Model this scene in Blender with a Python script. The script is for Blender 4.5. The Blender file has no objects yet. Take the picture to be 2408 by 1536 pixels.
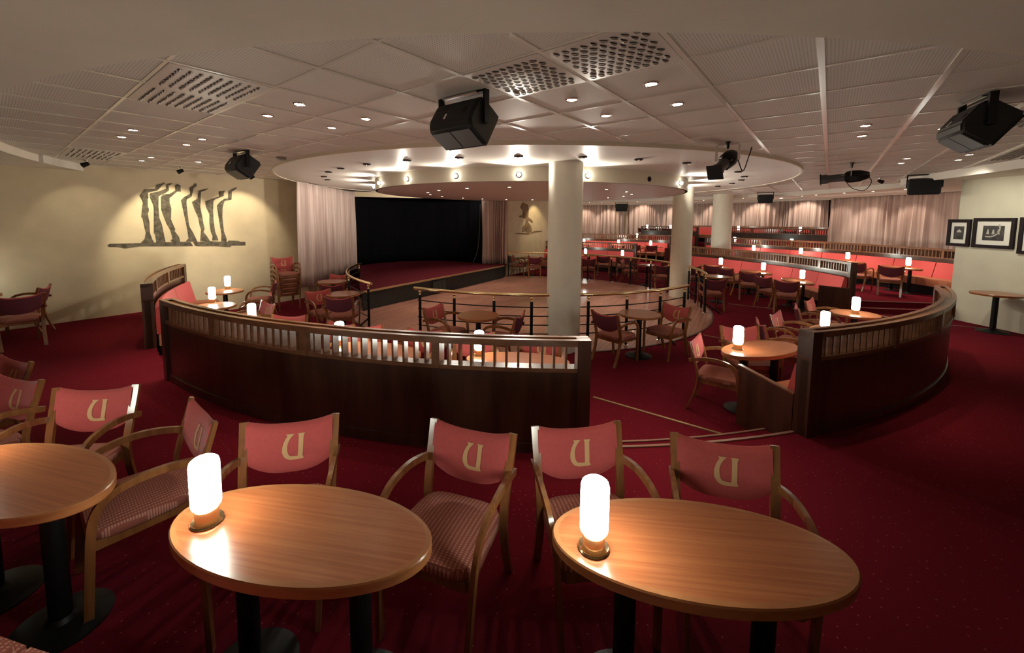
import bpy, bmesh, math, random
from math import sin, cos, pi, radians, atan2, hypot
from mathutils import Vector, Matrix
random.seed(7)
scn = bpy.context.scene
COL = scn.collection
CX, CY = 0.6, 11.45            # centre of the round room
EYE = 2.0                      # eye height over the upper tier (z = 0); lower tier is z = -0.25
ZB = -0.25
HC = 3.0                       # tiled ceiling
def pol(r, deg, z=0.0):
    a = radians(deg); return Vector((CX + r*cos(a), CY + r*sin(a), z))

# ------------------------------------------------------------------ materials
def nodes(name):
    m = bpy.data.materials.new(name); m.use_nodes = True
    nt = m.node_tree; b = nt.nodes['Principled BSDF']
    return m, nt, b
def mat(name, col, rough=0.5, metal=0.0, spec=0.5, noise=0.0, nscale=20.0, coat=0.0, bump=0.0, sheen=0.0):
    m, nt, b = nodes(name)
    b.inputs['Roughness'].default_value = rough
    b.inputs['Metallic'].default_value = metal
    b.inputs['Specular IOR Level'].default_value = spec
    b.inputs['Coat Weight'].default_value = coat
    b.inputs['Sheen Weight'].default_value = sheen
    b.inputs['Base Color'].default_value = (*col, 1)
    if noise or bump:
        tc = nt.nodes.new('ShaderNodeTexCoord'); n = nt.nodes.new('ShaderNodeTexNoise')
        n.inputs['Scale'].default_value = nscale; n.inputs['Detail'].default_value = 4
        nt.links.new(tc.outputs['Object'], n.inputs['Vector'])
        if noise:
            r = nt.nodes.new('ShaderNodeValToRGB')
            r.color_ramp.elements[0].position = 0.3; r.color_ramp.elements[1].position = 0.7
            r.color_ramp.elements[0].color = (*[c*(1-noise) for c in col], 1)
            r.color_ramp.elements[1].color = (*[min(1, c*(1+noise)) for c in col], 1)
            nt.links.new(n.outputs['Fac'], r.inputs['Fac']); nt.links.new(r.outputs['Color'], b.inputs['Base Color'])
        if bump:
            bp = nt.nodes.new('ShaderNodeBump'); bp.inputs['Strength'].default_value = bump; bp.inputs['Distance'].default_value = 0.004
            nt.links.new(n.outputs['Fac'], bp.inputs['Height']); nt.links.new(bp.outputs['Normal'], b.inputs['Normal'])
    return m
def wood(name, c0, c1, scale=(1.5, 26, 8), rough=0.3, coat=0.3, spec=0.5):
    m, nt, b = nodes(name)
    tc = nt.nodes.new('ShaderNodeTexCoord'); mp = nt.nodes.new('ShaderNodeMapping')
    mp.inputs['Scale'].default_value = scale
    n = nt.nodes.new('ShaderNodeTexNoise'); n.inputs['Scale'].default_value = 1.6; n.inputs['Detail'].default_value = 6; n.inputs['Distortion'].default_value = 0.4
    r = nt.nodes.new('ShaderNodeValToRGB')
    r.color_ramp.elements[0].position = 0.36; r.color_ramp.elements[1].position = 0.66
    r.color_ramp.elements[0].color = (*c0, 1); r.color_ramp.elements[1].color = (*c1, 1)
    nt.links.new(tc.outputs['Object'], mp.inputs['Vector']); nt.links.new(mp.outputs['Vector'], n.inputs['Vector'])
    nt.links.new(n.outputs['Fac'], r.inputs['Fac']); nt.links.new(r.outputs['Color'], b.inputs['Base Color'])
    b.inputs['Roughness'].default_value = rough; b.inputs['Coat Weight'].default_value = coat; b.inputs['Coat Roughness'].default_value = 0.2
    b.inputs['Specular IOR Level'].default_value = spec
    return m
def emit(name, col, s):
    m, nt, b = nodes(name)
    b.inputs['Base Color'].default_value = (*col, 1)
    b.inputs['Emission Color'].default_value = (*col, 1); b.inputs['Emission Strength'].default_value = s
    return m

def carpet(name, col, spec):
    m, nt, b = nodes(name)
    g = nt.nodes.new('ShaderNodeNewGeometry')
    v = nt.nodes.new('ShaderNodeTexVoronoi'); v.inputs['Scale'].default_value = 20; v.inputs['Randomness'].default_value = 0.35
    lt = nt.nodes.new('ShaderNodeMath'); lt.operation = 'LESS_THAN'; lt.inputs[1].default_value = 0.10
    n = nt.nodes.new('ShaderNodeTexNoise'); n.inputs['Scale'].default_value = 170; n.inputs['Detail'].default_value = 2
    n2 = nt.nodes.new('ShaderNodeTexNoise'); n2.inputs['Scale'].default_value = 1.3
    rp = nt.nodes.new('ShaderNodeValToRGB')
    rp.color_ramp.elements[0].color = (*[c*0.62 for c in col], 1); rp.color_ramp.elements[1].color = (*[c*1.35 for c in col], 1)
    mx = nt.nodes.new('ShaderNodeMixRGB'); mx.inputs['Color2'].default_value = (*spec, 1)
    for t in (v, n, n2): nt.links.new(g.outputs['Position'], t.inputs['Vector'])
    ad = nt.nodes.new('ShaderNodeMath'); ad.operation = 'MULTIPLY_ADD'; ad.inputs[1].default_value = 0.6
    nt.links.new(n.outputs['Fac'], ad.inputs[0])
    m2 = nt.nodes.new('ShaderNodeMath'); m2.operation = 'MULTIPLY'; m2.inputs[1].default_value = 0.4
    nt.links.new(n2.outputs['Fac'], m2.inputs[0]); nt.links.new(m2.outputs[0], ad.inputs[2])
    nt.links.new(ad.outputs[0], rp.inputs['Fac'])
    nt.links.new(v.outputs['Distance'], lt.inputs[0]); nt.links.new(lt.outputs[0], mx.inputs['Fac'])
    nt.links.new(rp.outputs['Color'], mx.inputs['Color1']); nt.links.new(mx.outputs['Color'], b.inputs['Base Color'])
    b.inputs['Roughness'].default_value = 0.95; b.inputs['Specular IOR Level'].default_value = 0.04; b.inputs['Sheen Weight'].default_value = 0.0
    bp = nt.nodes.new('ShaderNodeBump'); bp.inputs['Strength'].default_value = 0.4; bp.inputs['Distance'].default_value = 0.004
    nt.links.new(n.outputs['Fac'], bp.inputs['Height']); nt.links.new(bp.outputs['Normal'], b.inputs['Normal'])
    return m

def striped(name, c0, c1, period=0.021):
    m, nt, b = nodes(name)
    tc = nt.nodes.new('ShaderNodeTexCoord'); sx = nt.nodes.new('ShaderNodeSeparateXYZ')
    nt.links.new(tc.outputs['Object'], sx.inputs[0])
    def tri(sock, per, duty):
        a = nt.nodes.new('ShaderNodeMath'); a.operation = 'MULTIPLY'; a.inputs[1].default_value = 1/per
        f = nt.nodes.new('ShaderNodeMath'); f.operation = 'FRACT'
        l = nt.nodes.new('ShaderNodeMath'); l.operation = 'LESS_THAN'; l.inputs[1].default_value = duty
        nt.links.new(sock, a.inputs[0]); nt.links.new(a.outputs[0], f.inputs[0]); nt.links.new(f.outputs[0], l.inputs[0])
        return l.outputs[0]
    sa = tri(sx.outputs[0], period, 0.45); sb = tri(sx.outputs[1], period*0.55, 0.6)
    mu = nt.nodes.new('ShaderNodeMath'); mu.operation = 'MULTIPLY'
    nt.links.new(sa, mu.inputs[0]); nt.links.new(sb, mu.inputs[1])
    mx = nt.nodes.new('ShaderNodeMixRGB'); mx.inputs['Color1'].default_value = (*c0, 1); mx.inputs['Color2'].default_value = (*c1, 1)
    nt.links.new(mu.outputs[0], mx.inputs['Fac']); nt.links.new(mx.outputs['Color'], b.inputs['Base Color'])
    b.inputs['Roughness'].default_value = 0.9; b.inputs['Specular IOR Level'].default_value = 0.15
    return m

YAW = -0.6683; TS = 0.657; P0 = -4.044; Q0 = 1.433      # ceiling tile grid
UX, UY = cos(YAW), sin(YAW); WX, WY = -UY, UX
def grid(p, q, z):
    a, b = P0 + TS*p, Q0 + TS*q
    return Vector((UX*a + WX*b, UY*a + WY*b, z))
def tiles_material():
    m, nt, b = nodes('perforated_ceiling_tile')
    g = nt.nodes.new('ShaderNodeNewGeometry')
    def dot(v):
        d = nt.nodes.new('ShaderNodeVectorMath'); d.operation = 'DOT_PRODUCT'; d.inputs[1].default_value = v
        nt.links.new(g.outputs['Position'], d.inputs[0]); return d.outputs['Value']
    def M(op, a, bb=None, c=None):
        n = nt.nodes.new('ShaderNodeMath'); n.operation = op
        for i, x in enumerate((a, bb, c)):
            if x is None: continue
            if isinstance(x, (int, float)): n.inputs[i].default_value = x
            else: nt.links.new(x, n.inputs[i])
        return n.outputs[0]
    p = M('MULTIPLY_ADD', dot((UX, UY, 0)), 1/TS, -P0/TS + 100)
    q = M('MULTIPLY_ADD', dot((WX, WY, 0)), 1/TS, -Q0/TS + 100)
    def edge(v, w):   # 1 near an integer line
        f = M('FRACT', v); d = M('MINIMUM', f, M('SUBTRACT', 1.0, f)); return M('LESS_THAN', d, w)
    barp = edge(p, 0.024); barq = edge(q, 0.010)
    fp = M('SUBTRACT', M('FRACT', M('MULTIPLY', p, 36)), 0.5); fq = M('SUBTRACT', M('FRACT', M('MULTIPLY', q, 36)), 0.5)
    hole = M('LESS_THAN', M('ADD', M('MULTIPLY', fp, fp), M('MULTIPLY', fq, fq)), 0.055)
    def mix(fac, a, bcol):
        mx = nt.nodes.new('ShaderNodeMixRGB'); nt.links.new(fac, mx.inputs['Fac'])
        if isinstance(a, tuple): mx.inputs['Color1'].default_value = (*a, 1)
        else: nt.links.new(a, mx.inputs['Color1'])
        mx.inputs['Color2'].default_value = (*bcol, 1); return mx.outputs['Color']
    c = mix(hole, (0.72, 0.67, 0.60), (0.40, 0.36, 0.31))
    c = mix(barq, c, (0.60, 0.55, 0.48)); c = mix(barp, c, (0.80, 0.76, 0.69))
    nt.links.new(c, b.inputs['Base Color'])
    h = M('SUBTRACT', M('MULTIPLY', barp, 1.0), M('MULTIPLY', barq, 0.8))
    bp = nt.nodes.new('ShaderNodeBump'); bp.inputs['Strength'].default_value = 0.6; bp.inputs['Distance'].default_value = 0.006
    nt.links.new(h, bp.inputs['Height']); nt.links.new(bp.outputs['Normal'], b.inputs['Normal'])
    b.inputs['Roughness'].default_value = 0.6; b.inputs['Specular IOR Level'].default_value = 0.3
    return m
def parquet_material():
    m, nt, b = nodes('dance_floor_parquet')
    g = nt.nodes.new('ShaderNodeNewGeometry'); mp = nt.nodes.new('ShaderNodeMapping')
    mp.inputs['Rotation'].default_value = (0, 0, radians(-60)); mp.inputs['Scale'].default_value = (1, 1, 1)
    nt.links.new(g.outputs['Position'], mp.inputs['Vector'])
    br = nt.nodes.new('ShaderNodeTexBrick'); br.inputs['Scale'].default_value = 1.0
    br.inputs['Brick Width'].default_value = 0.9; br.inputs['Row Height'].default_value = 0.09; br.inputs['Mortar Size'].default_value = 0.004
    br.inputs['Color1'].default_value = (0.46, 0.23, 0.175, 1); br.inputs['Color2'].default_value = (0.33, 0.155, 0.115, 1); br.inputs['Mortar'].default_value = (0.07, 0.03, 0.02, 1)
    nt.links.new(mp.outputs['Vector'], br.inputs['Vector'])
    n = nt.nodes.new('ShaderNodeTexNoise'); n.inputs['Scale'].default_value = 1.1; n.inputs['Detail'].default_value = 5
    nt.links.new(g.outputs['Position'], n.inputs['Vector'])
    mx = nt.nodes.new('ShaderNodeMixRGB'); mx.blend_type = 'MULTIPLY'; mx.inputs['Fac'].default_value = 0.6
    rp = nt.nodes.new('ShaderNodeValToRGB'); rp.color_ramp.elements[0].position = 0.3; rp.color_ramp.elements[1].position = 0.65
    rp.color_ramp.elements[0].color = (0.5, 0.45, 0.45, 1); rp.color_ramp.elements[1].color = (1, 1, 1, 1)
    nt.links.new(n.outputs['Fac'], rp.inputs['Fac']); nt.links.new(br.outputs['Color'], mx.inputs['Color1']); nt.links.new(rp.outputs['Color'], mx.inputs['Color2'])
    nt.links.new(mx.outputs['Color'], b.inputs['Base Color'])
    b.inputs['Roughness'].default_value = 0.28; b.inputs['Coat Weight'].default_value = 0.2
    return m
def curtain_material(name, c0, c1):  # dark upright streaks put the shade between folds into the cloth colour
    m, nt, b = nodes(name)
    g = nt.nodes.new('ShaderNodeNewGeometry'); mp = nt.nodes.new('ShaderNodeMapping'); mp.inputs['Scale'].default_value = (9, 9, 0.25)
    n = nt.nodes.new('ShaderNodeTexNoise'); n.inputs['Scale'].default_value = 1.5; n.inputs['Detail'].default_value = 4
    r = nt.nodes.new('ShaderNodeValToRGB'); r.color_ramp.elements[0].position = 0.3; r.color_ramp.elements[1].position = 0.7
    r.color_ramp.elements[0].color = (*c0, 1); r.color_ramp.elements[1].color = (*c1, 1)
    nt.links.new(g.outputs['Position'], mp.inputs['Vector']); nt.links.new(mp.outputs['Vector'], n.inputs['Vector'])
    nt.links.new(n.outputs['Fac'], r.inputs['Fac']); nt.links.new(r.outputs['Color'], b.inputs['Base Color'])
    b.inputs['Roughness'].default_value = 0.85; b.inputs['Specular IOR Level'].default_value = 0.2; b.inputs['Sheen Weight'].default_value = 0.15
    return m

M_CARPET = carpet('red_carpet', (0.128, 0.0075, 0.017), (0.26, 0.06, 0.06))
M_STAGECARPET = carpet('stage_carpet', (0.065, 0.008, 0.014), (0.20, 0.03, 0.03))
M_CARPETGREY = mat('step_edge', (0.25, 0.12, 0.09), 0.6)
M_PARQUET = parquet_material()
M_TILE = tiles_material()
M_PLASTER = mat('ceiling_plaster', (0.74, 0.68, 0.57), 0.7, noise=0.04, nscale=2.0, spec=0.25)
M_RING = mat('ring_plaster', (0.80, 0.76, 0.70), 0.45, spec=0.4)
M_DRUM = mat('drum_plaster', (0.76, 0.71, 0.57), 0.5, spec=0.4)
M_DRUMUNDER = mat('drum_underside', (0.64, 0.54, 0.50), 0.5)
M_WALL = mat('cream_wall', (0.66, 0.555, 0.375), 0.75, noise=0.06, nscale=3.0, spec=0.25, bump=0.15)
M_WALL_LIT = mat('cream_wall_greener_lit', (0.68, 0.66, 0.53), 0.75, noise=0.04, nscale=3.0, spec=0.25, bump=0.15)  # same cream paint; the greener light on it is put into the colour
M_COLUMN = mat('column_paint', (0.76, 0.73, 0.61), 0.55, noise=0.03, nscale=5, spec=0.3)
M_CURT = curtain_material('pink_beige_curtain', (0.42, 0.30, 0.27), (0.76, 0.62, 0.56))
M_BLACK = mat('black_cloth', (0.004, 0.004, 0.005), 0.95, spec=0.05)
M_STAGEFRONT = mat('stage_front_black', (0.010, 0.014, 0.014), 0.55)
M_TRIM = mat('brass_trim', (0.55, 0.40, 0.22), 0.35, 0.7)
M_WOODT = wood('table_veneer', (0.300, 0.082, 0.026), (0.395, 0.125, 0.043), scale=(1.1, 42, 8), rough=0.28, coat=0.25)
M_WOODE = wood('table_edge', (0.30, 0.105, 0.036), (0.40, 0.155, 0.055), scale=(3, 3, 20), rough=0.28)
M_CHAIRW = wood('chair_beech', (0.17, 0.060, 0.020), (0.27, 0.108, 0.036), scale=(10, 10, 1.5), rough=0.25, coat=0.5)
M_MAHOG = wood('mahogany_panel', (0.050, 0.018, 0.010), (0.085, 0.032, 0.017), scale=(6, 6, 0.7), rough=0.35, coat=0.25)
M_RAILW = wood('mahogany_rail', (0.16, 0.065, 0.030), (0.24, 0.105, 0.05), scale=(4, 4, 10), rough=0.3, coat=0.4)
M_RED = mat('red_upholstery', (0.44, 0.075, 0.070), 0.8, noise=0.06, nscale=60, spec=0.2, bump=0.2, sheen=0.2)
M_REDB = mat('red_bench_back', (0.60, 0.085, 0.082), 0.75, noise=0.05, nscale=40, spec=0.2, sheen=0.2)
M_SEAT = striped('striped_seat_cloth', (0.27, 0.085, 0.062), (0.46, 0.22, 0.17))
M_BENCH = striped('bench_seat_cloth', (0.42, 0.15, 0.085), (0.55, 0.26, 0.16), 0.03)
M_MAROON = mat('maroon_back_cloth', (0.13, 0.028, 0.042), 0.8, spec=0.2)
M_EMBLEM = mat('tan_applique', (0.58, 0.34, 0.17), 0.8, spec=0.2)
M_MBLACK = mat('black_metal', (0.004, 0.004, 0.0045), 0.5, spec=0.3)
M_PLASTIC = mat('black_plastic', (0.007, 0.007, 0.008), 0.55, bump=0.3, nscale=200)
M_PLASTICG = mat('grey_plastic', (0.065, 0.07, 0.072), 0.45)
M_CHROME = mat('chrome', (0.75, 0.73, 0.70), 0.18, 1.0)
M_BRASS = mat('brass', (0.85, 0.66, 0.38), 0.2, 1.0)
M_WHITEM = mat('white_metal', (0.8, 0.8, 0.78), 0.4)
M_MURAL = mat('mural_paint', (0.115, 0.10, 0.075), 0.85, noise=0.45, nscale=14, spec=0.1)
M_MURALB = mat('mural_wash', (0.26, 0.175, 0.115), 0.85, noise=0.35, nscale=5, spec=0.1)
M_FRAME = mat('dark_frame', (0.014, 0.007, 0.010), 0.6, spec=0.25)
M_MAT = mat('picture_mount', (0.85, 0.85, 0.78), 0.8)
M_PRINT = mat('picture_print', (0.05, 0.045, 0.045), 0.3, noise=0.8, nscale=9)
M_PRINTL = mat('print_light', (0.50, 0.50, 0.44), 0.4)
M_LAMP = emit('lamp_glass', (0.95, 1.0, 0.87), 31.0)
M_DOWN = emit('downlight_glow', (1.0, 0.80, 0.50), 30.0)
M_BULB = emit('drum_bulb', (1.0, 0.93, 0.80), 30.0)
M_GLASS = mat('amber_glass', (0.55, 0.25, 0.10), 0.15, 0.3)
M_VENT = mat('vent_panel', (0.66, 0.61, 0.55), 0.4, 0.15)
M_VENTHOLE = mat('vent_hole', (0.07, 0.05, 0.045), 0.6)

# ------------------------------------------------------------------ mesh builder
class MB:
    def __init__(s): s.v = []; s.f = []
    def add(s, vs, fs, M=None):
        o = len(s.v)
        for p in vs:
            p = Vector(p); s.v.append(tuple(M @ p if M else p))
        s.f += [tuple(o + i for i in f) for f in fs]
        return s
    def box(s, c, d, M=None, bev=0.0):
        x, y, z = [k/2 for k in d]
        if bev:
            bm = bmesh.new(); bmesh.ops.create_cube(bm, size=1)
            for v in bm.verts: v.co = Vector((v.co.x*d[0], v.co.y*d[1], v.co.z*d[2]))
            bmesh.ops.bevel(bm, geom=bm.edges[:], offset=bev, segments=3, profile=0.6, affect='EDGES')
            bm.verts.index_update()
            s.add([v.co + Vector(c) for v in bm.verts], [[v.index for v in f.verts] for f in bm.faces], M); bm.free(); return s
        vs = [Vector(c) + Vector((a*x, b*y, e*z)) for a in (-1, 1) for b in (-1, 1) for e in (-1, 1)]
        return s.add(vs, [(0,1,3,2),(4,6,7,5),(0,4,5,1),(2,3,7,6),(0,2,6,4),(1,5,7,3)], M)
    def prism(s, poly, z0, z1, M=None):
        n = len(poly); a = sum(poly[i][0]*poly[(i+1)%n][1]-poly[(i+1)%n][0]*poly[i][1] for i in range(n))
        if a < 0: poly = poly[::-1]
        vs = [(p[0], p[1], z0) for p in poly] + [(p[0], p[1], z1) for p in poly]
        fs = [tuple(range(n-1, -1, -1)), tuple(range(n, 2*n))] + [(i, (i+1)%n, n+(i+1)%n, n+i) for i in range(n)]
        return s.add(vs, fs, M)
    def lathe(s, prof, n=24, M=None, sx=1.0, sy=1.0):
        vs = []; fs = []; k = len(prof)
        for i in range(n):
            a = 2*pi*i/n
            for r, z in prof: vs.append((r*cos(a)*sx, r*sin(a)*sy, z))
        for i in range(n):
            j = (i+1) % n
            for t in range(k-1):
                fs.append((i*k+t, j*k+t, j*k+t+1, i*k+t+1))
        if prof[0][0] > 1e-6: fs.append(tuple(i*k for i in range(n-1, -1, -1)))
        if prof[-1][0] > 1e-6: fs.append(tuple(i*k+k-1 for i in range(n)))
        return s.add(vs, fs, M)
    def tube(s, path, r, n=10, M=None, up=(0, 0, 1), rect=None):
        """sweep a round (or rectangular: rect=(w,h)) section along a path"""
        P = [Vector(p) for p in path]; k = len(P); vs = []; fs = []
        if rect: sec = [(-rect[0]/2, -rect[1]/2), (rect[0]/2, -rect[1]/2), (rect[0]/2, rect[1]/2), (-rect[0]/2, rect[1]/2)]
        else: sec = [(cos(2*pi*i/n), sin(2*pi*i/n)) for i in range(n)]
        n = len(sec); up = Vector(up)
        for i in range(k):
            t = (P[min(i+1, k-1)] - P[max(i-1, 0)]).normalized()
            a = t.cross(up)
            if a.length < 1e-3: a = t.cross(Vector((0, 1, 0)))
            a.normalize(); b = a.cross(t)
            rr = 1.0 if rect else (r[i] if isinstance(r, (list, tuple)) else r)
            for x, y in sec: vs.append(P[i] + a*x*rr + b*y*rr)
        for i in range(k-1):
            for j in range(n): fs.append((i*n+j, i*n+(j+1)%n, (i+1)*n+(j+1)%n, (i+1)*n+j))
        fs += [tuple(range(n-1, -1, -1)), tuple((k-1)*n+j for j in range(n))]
        return s.add(vs, fs, M)
    def arc(s, r0, r1, z0, z1, a0, a1, step=1.5):
        """solid ring sector about the room centre; z0,z1 may be pairs (inner,outer)"""
        n = max(1, int(math.ceil(abs(a1-a0)/step))); full = abs(a1-a0) >= 359.9
        zi0, zo0 = z0 if isinstance(z0, tuple) else (z0, z0); zi1, zo1 = z1 if isinstance(z1, tuple) else (z1, z1)
        vs = []; fs = []
        for i in range(n+1):
            a = a0 + (a1-a0)*i/n
            vs += [pol(r0, a, zi0), pol(r1, a, zo0), pol(r1, a, zo1), pol(r0, a, zi1)]
        for i in range(n):
            o = 4*i
            for j in range(4): fs.append((o+j, o+4+j, o+4+(j+1)%4, o+(j+1)%4))
        if not full: fs += [(0, 1, 2, 3), (4*n+3, 4*n+2, 4*n+1, 4*n)]
        return s.add(vs, fs)
    def build(s, name, m, parent=None, loc=None, smooth=35, origin=None, kind=None):
        me = bpy.data.meshes.new(name)
        vs = s.v
        if origin is not None:
            o_ = Vector(origin); vs = [tuple(Vector(p)-o_) for p in vs]
        me.from_pydata(vs, [], s.f); me.update()
        bm = bmesh.new(); bm.from_mesh(me); bmesh.ops.recalc_face_normals(bm, faces=bm.faces[:]); bm.to_mesh(me); bm.free()
        me.materials.append(m)
        if smooth:
            for p in me.polygons: p.use_smooth = True
            me.set_sharp_from_angle(angle=radians(smooth))
        o = bpy.data.objects.new(name, me); COL.objects.link(o)
        if origin is not None: o.location = origin
        if parent is not None: o.parent = parent
        if loc is not None: o.location = loc
        if kind: o['kind'] = kind
        return o
def thing(name, label, cat, loc=(0, 0, 0), rz=0.0, group=None):
    o = bpy.data.objects.new(name, None); COL.objects.link(o); o.empty_display_size = 0.1
    o.location = loc; o.rotation_euler = (0, 0, rz); tag(o, label, cat, group); return o
def tag(o, label, cat, group=None):
    o['label'] = label; o['category'] = cat
    if group: o['group'] = group
    return o
def kids(o): return [c for c in bpy.data.objects if c.parent == o]
TREE = {}
def dup(root, loc, rz, label, group=None):
    if root.name not in TREE:
        def rec(o): return [(c, rec(c)) for c in kids(o)]
        TREE[root.name] = rec(root)
    r = root.copy(); COL.objects.link(r); r.location = loc; r.rotation_euler = (0, 0, rz); r['label'] = label
    if group: r['group'] = group
    def cp(lst, par):
        for c, sub in lst:
            d = c.copy(); COL.objects.link(d); d.parent = par; cp(sub, d)
    cp(TREE[root.name], r)
    return r
USED = set()
def place(proto, loc, rz, label, group=None):
    if proto.name not in USED:
        USED.add(proto.name); proto.location = loc; proto.rotation_euler = (0, 0, rz); proto['label'] = label
        if group: proto['group'] = group
        return proto
    return dup(proto, loc, rz, label, group)
def struct(mb, name, m, **k): return mb.build(name, m, kind='structure', **k)
def spline(pts, n=6):
    P = [Vector(p) for p in pts]; out = []
    for i in range(len(P)-1):
        p0 = P[max(i-1, 0)]; p1 = P[i]; p2 = P[i+1]; p3 = P[min(i+2, len(P)-1)]
        for k in range(n):
            t = k/n
            out.append(0.5*((2*p1) + (p2-p0)*t + (2*p0-5*p1+4*p2-p3)*t*t + (3*p1-p0-3*p2+p3)*t**3))
    out.append(P[-1]); return out

# ------------------------------------------------------------------ camera
pitch, roll = 0.088, 0.0068
fw = Vector((0, cos(pitch), -sin(pitch))); up0 = Vector((0, sin(pitch), cos(pitch))); rt0 = Vector((1, 0, 0))
rt = rt0*cos(roll) + up0*sin(roll); up = up0*cos(roll) - rt0*sin(roll)
cam = bpy.data.cameras.new('camera'); cam_o = bpy.data.objects.new('camera', cam); COL.objects.link(cam_o)
cam.sensor_fit = 'HORIZONTAL'; cam.sensor_width = 36; cam.lens = 960.5/2408*36
cam.shift_x = (1204-1190.5)/2408; cam.shift_y = (601-768)/2408; cam.clip_start = 0.02; cam.clip_end = 200
cam_o.matrix_world = Matrix(((rt.x, up.x, -fw.x, 0), (rt.y, up.y, -fw.y, 0), (rt.z, up.z, -fw.z, EYE), (0, 0, 0, 1)))
scn.camera = cam_o

# ------------------------------------------------------------------ floors and tiers
def poly_floor(name, pts, z0, z1, m): return struct(MB().prism(pts, z0, z1), name, m, smooth=0)
struct(MB().arc(0.0, 9.9, -0.45, ZB, -180, 180, 3).arc(9.9, 14.0, -0.45, ZB, -19.3, -8.4, 3), 'floor', M_CARPET, smooth=0)
b = MB().arc(8.0, 20, -0.45, 0, -190, -138.2).arc(8.0, 20, -0.45, 0, -126.4, -89.3).arc(8.0, 20, -0.45, 0, -74.4, -19.3)
b.arc(7.99, 20, -0.45, 0, -138.2, -126.4).arc(8.02, 20, -0.45, 0, -89.3, -74.4)
struct(b, 'floor_upper_tier', M_CARPET, smooth=0)
b = MB()
for k, (ra, za) in enumerate(((7.70, -0.125),)):
    b.arc(ra, 8.05, -0.45, za, -89.2, -74.5); b.arc(ra, 8.05, -0.45, za, -138.1, -126.5)
struct(b, 'floor_steps_between_barriers', M_CARPET, smooth=0)
# rear tiers, rising away from the dance floor
struct(MB().arc(8.05, 11.6, -0.45, 0, -8.4, 92), 'floor_second_tier', M_CARPET, smooth=0)
struct(MB().arc(11.6, 15.4, -0.45, 0.25, -6.3, 92), 'floor_third_tier', M_CARPET, smooth=0)
struct(MB().arc(15.4, 21, -0.45, 0.72, 0.6, 92), 'floor_fourth_tier', M_CARPET, smooth=0)
struct(MB().prism([tuple(pol(8.15, -10.4)[:2]), tuple(pol(12.6, -10.0)[:2]), tuple(pol(12.6, -8.3)[:2]), tuple(pol(8.15, -8.3)[:2])], -0.45, -0.125), 'floor_side_step', M_CARPET, smooth=0)
def strip(name, p, q, z, w=0.03, m=M_TRIM, h=0.012):
    p, q = Vector(p), Vector(q); d = (q-p); n = Vector((-d.y, d.x)).normalized()*w/2
    return struct(MB().prism([tuple(p+n), tuple(q+n), tuple(q-n), tuple(p-n)], z, z+h), name, m, smooth=0)
strip('trim_1', (1.12, 5.02), (2.44, 4.02), ZB); strip('trim_2', (3.90, 7.88), (4.35, 7.45), ZB, 0.025)
strip('trim_3', (6.05, 10.96), (6.9, 10.35), ZB, 0.025)
strip('trim_4', pol(8.2, -8.45)[:2], pol(12.5, -8.45)[:2], 0.0, 0.03, M_CARPETGREY); strip('trim_5', pol(8.2, -10.35)[:2], pol(12.5, -9.95)[:2], -0.125, 0.03, M_CARPETGREY)
strip('trim_6', pol(8.2, -24.4)[:2], pol(9.45, -24.4)[:2], 0.0, 0.025, M_CARPETGREY)
struct(MB().arc(8.0, 8.03, 0, 0.012, -89.2, -74.5), 'trim_7', M_CARPETGREY); struct(MB().arc(7.70, 7.725, -0.125, -0.115, -89.2, -74.5), 'trim_8', M_CARPETGREY)
struct(MB().prism([(8.98, 8.30), (9.26, 8.30), (9.26, 8.62), (8.98, 8.62)], 0, 0.24), 'floor_step_end', M_CARPET, smooth=0)
struct(MB().arc(0.0, 4.70, ZB-0.02, ZB+0.012, -180, 180, 3), 'floor_dance', M_PARQUET, smooth=0)
struct(MB().arc(4.70, 4.74, ZB-0.02, ZB+0.014, -180, 180, 3), 'trim_9', M_MAHOG, smooth=0)

# ------------------------------------------------------------------ walls
def wall(name, pts, z0, z1, m, th=0.12, side=1):
    b = MB()
    for p, q in zip(pts[:-1], pts[1:]):
        p, q = Vector(p), Vector(q); d = (q-p).normalized(); n = Vector((-d.y, d.x))*th*side
        b.prism([tuple(p), tuple(q), tuple(q+n), tuple(p+n)], z0, z1)
    return struct(b, name, m, smooth=0)
W1A = (-8.4, 7.55); W1D = Vector((2.35, 3.25)).normalized()
W1E = Vector((-6.03, 10.83))
wall('wall_left', [(-11.2, 3.68), tuple(W1E)], -0.45, 3.05, M_WALL)
wall('wall_left_return', [tuple(W1E), (-5.62, 11.5), (-5.85, 15.3)], -0.45, 3.05, M_WALL)
wall('wall_stage_side', [(0.06, 16.25), (1.95, 19.5), (3.95, 22.9)], -0.45, 3.4, M_WALL, side=1)
wall('wall_jog', [(6.25, 22.95), (8.35, 28.6)], -0.45, 3.6, M_WALL)
W3A = Vector((9.33, 7.40)); W3D = Vector((-0.06, 1.02)).normalized(); W3N = Vector((-W3D.y, W3D.x))
wall('wall_right', [(9.42, 5.87), (9.33, 7.40), (9.27, 8.42)], -0.45, 3.05, M_WALL_LIT, side=-1)
wall('wall_right_end', [(9.27, 8.42), (13.1, 8.9), (12.97, 11.8), (12.75, 15.8)], -0.45, 3.6, M_WALL_LIT, side=-1)
wall('wall_behind', [(-11.2, 3.68), (-11.2, -3.5), (11.5, -3.5), (11.5, 5.87), (9.42, 5.87)], -0.45, 3.05, M_WALL, side=-1)
wall('wall_far', [tuple(pol(19.4, a)[:2]) for a in range(4, 70, 3)], -0.45, 3.6, M_WALL, side=-1)
wall('wall_far_curtained', [(3.95, 22.9)] + [tuple(pol(13.1, a)[:2]) for a in (72, 68, 64, 62.2)], -0.45, 3.6, M_WALL, side=1)

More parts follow.
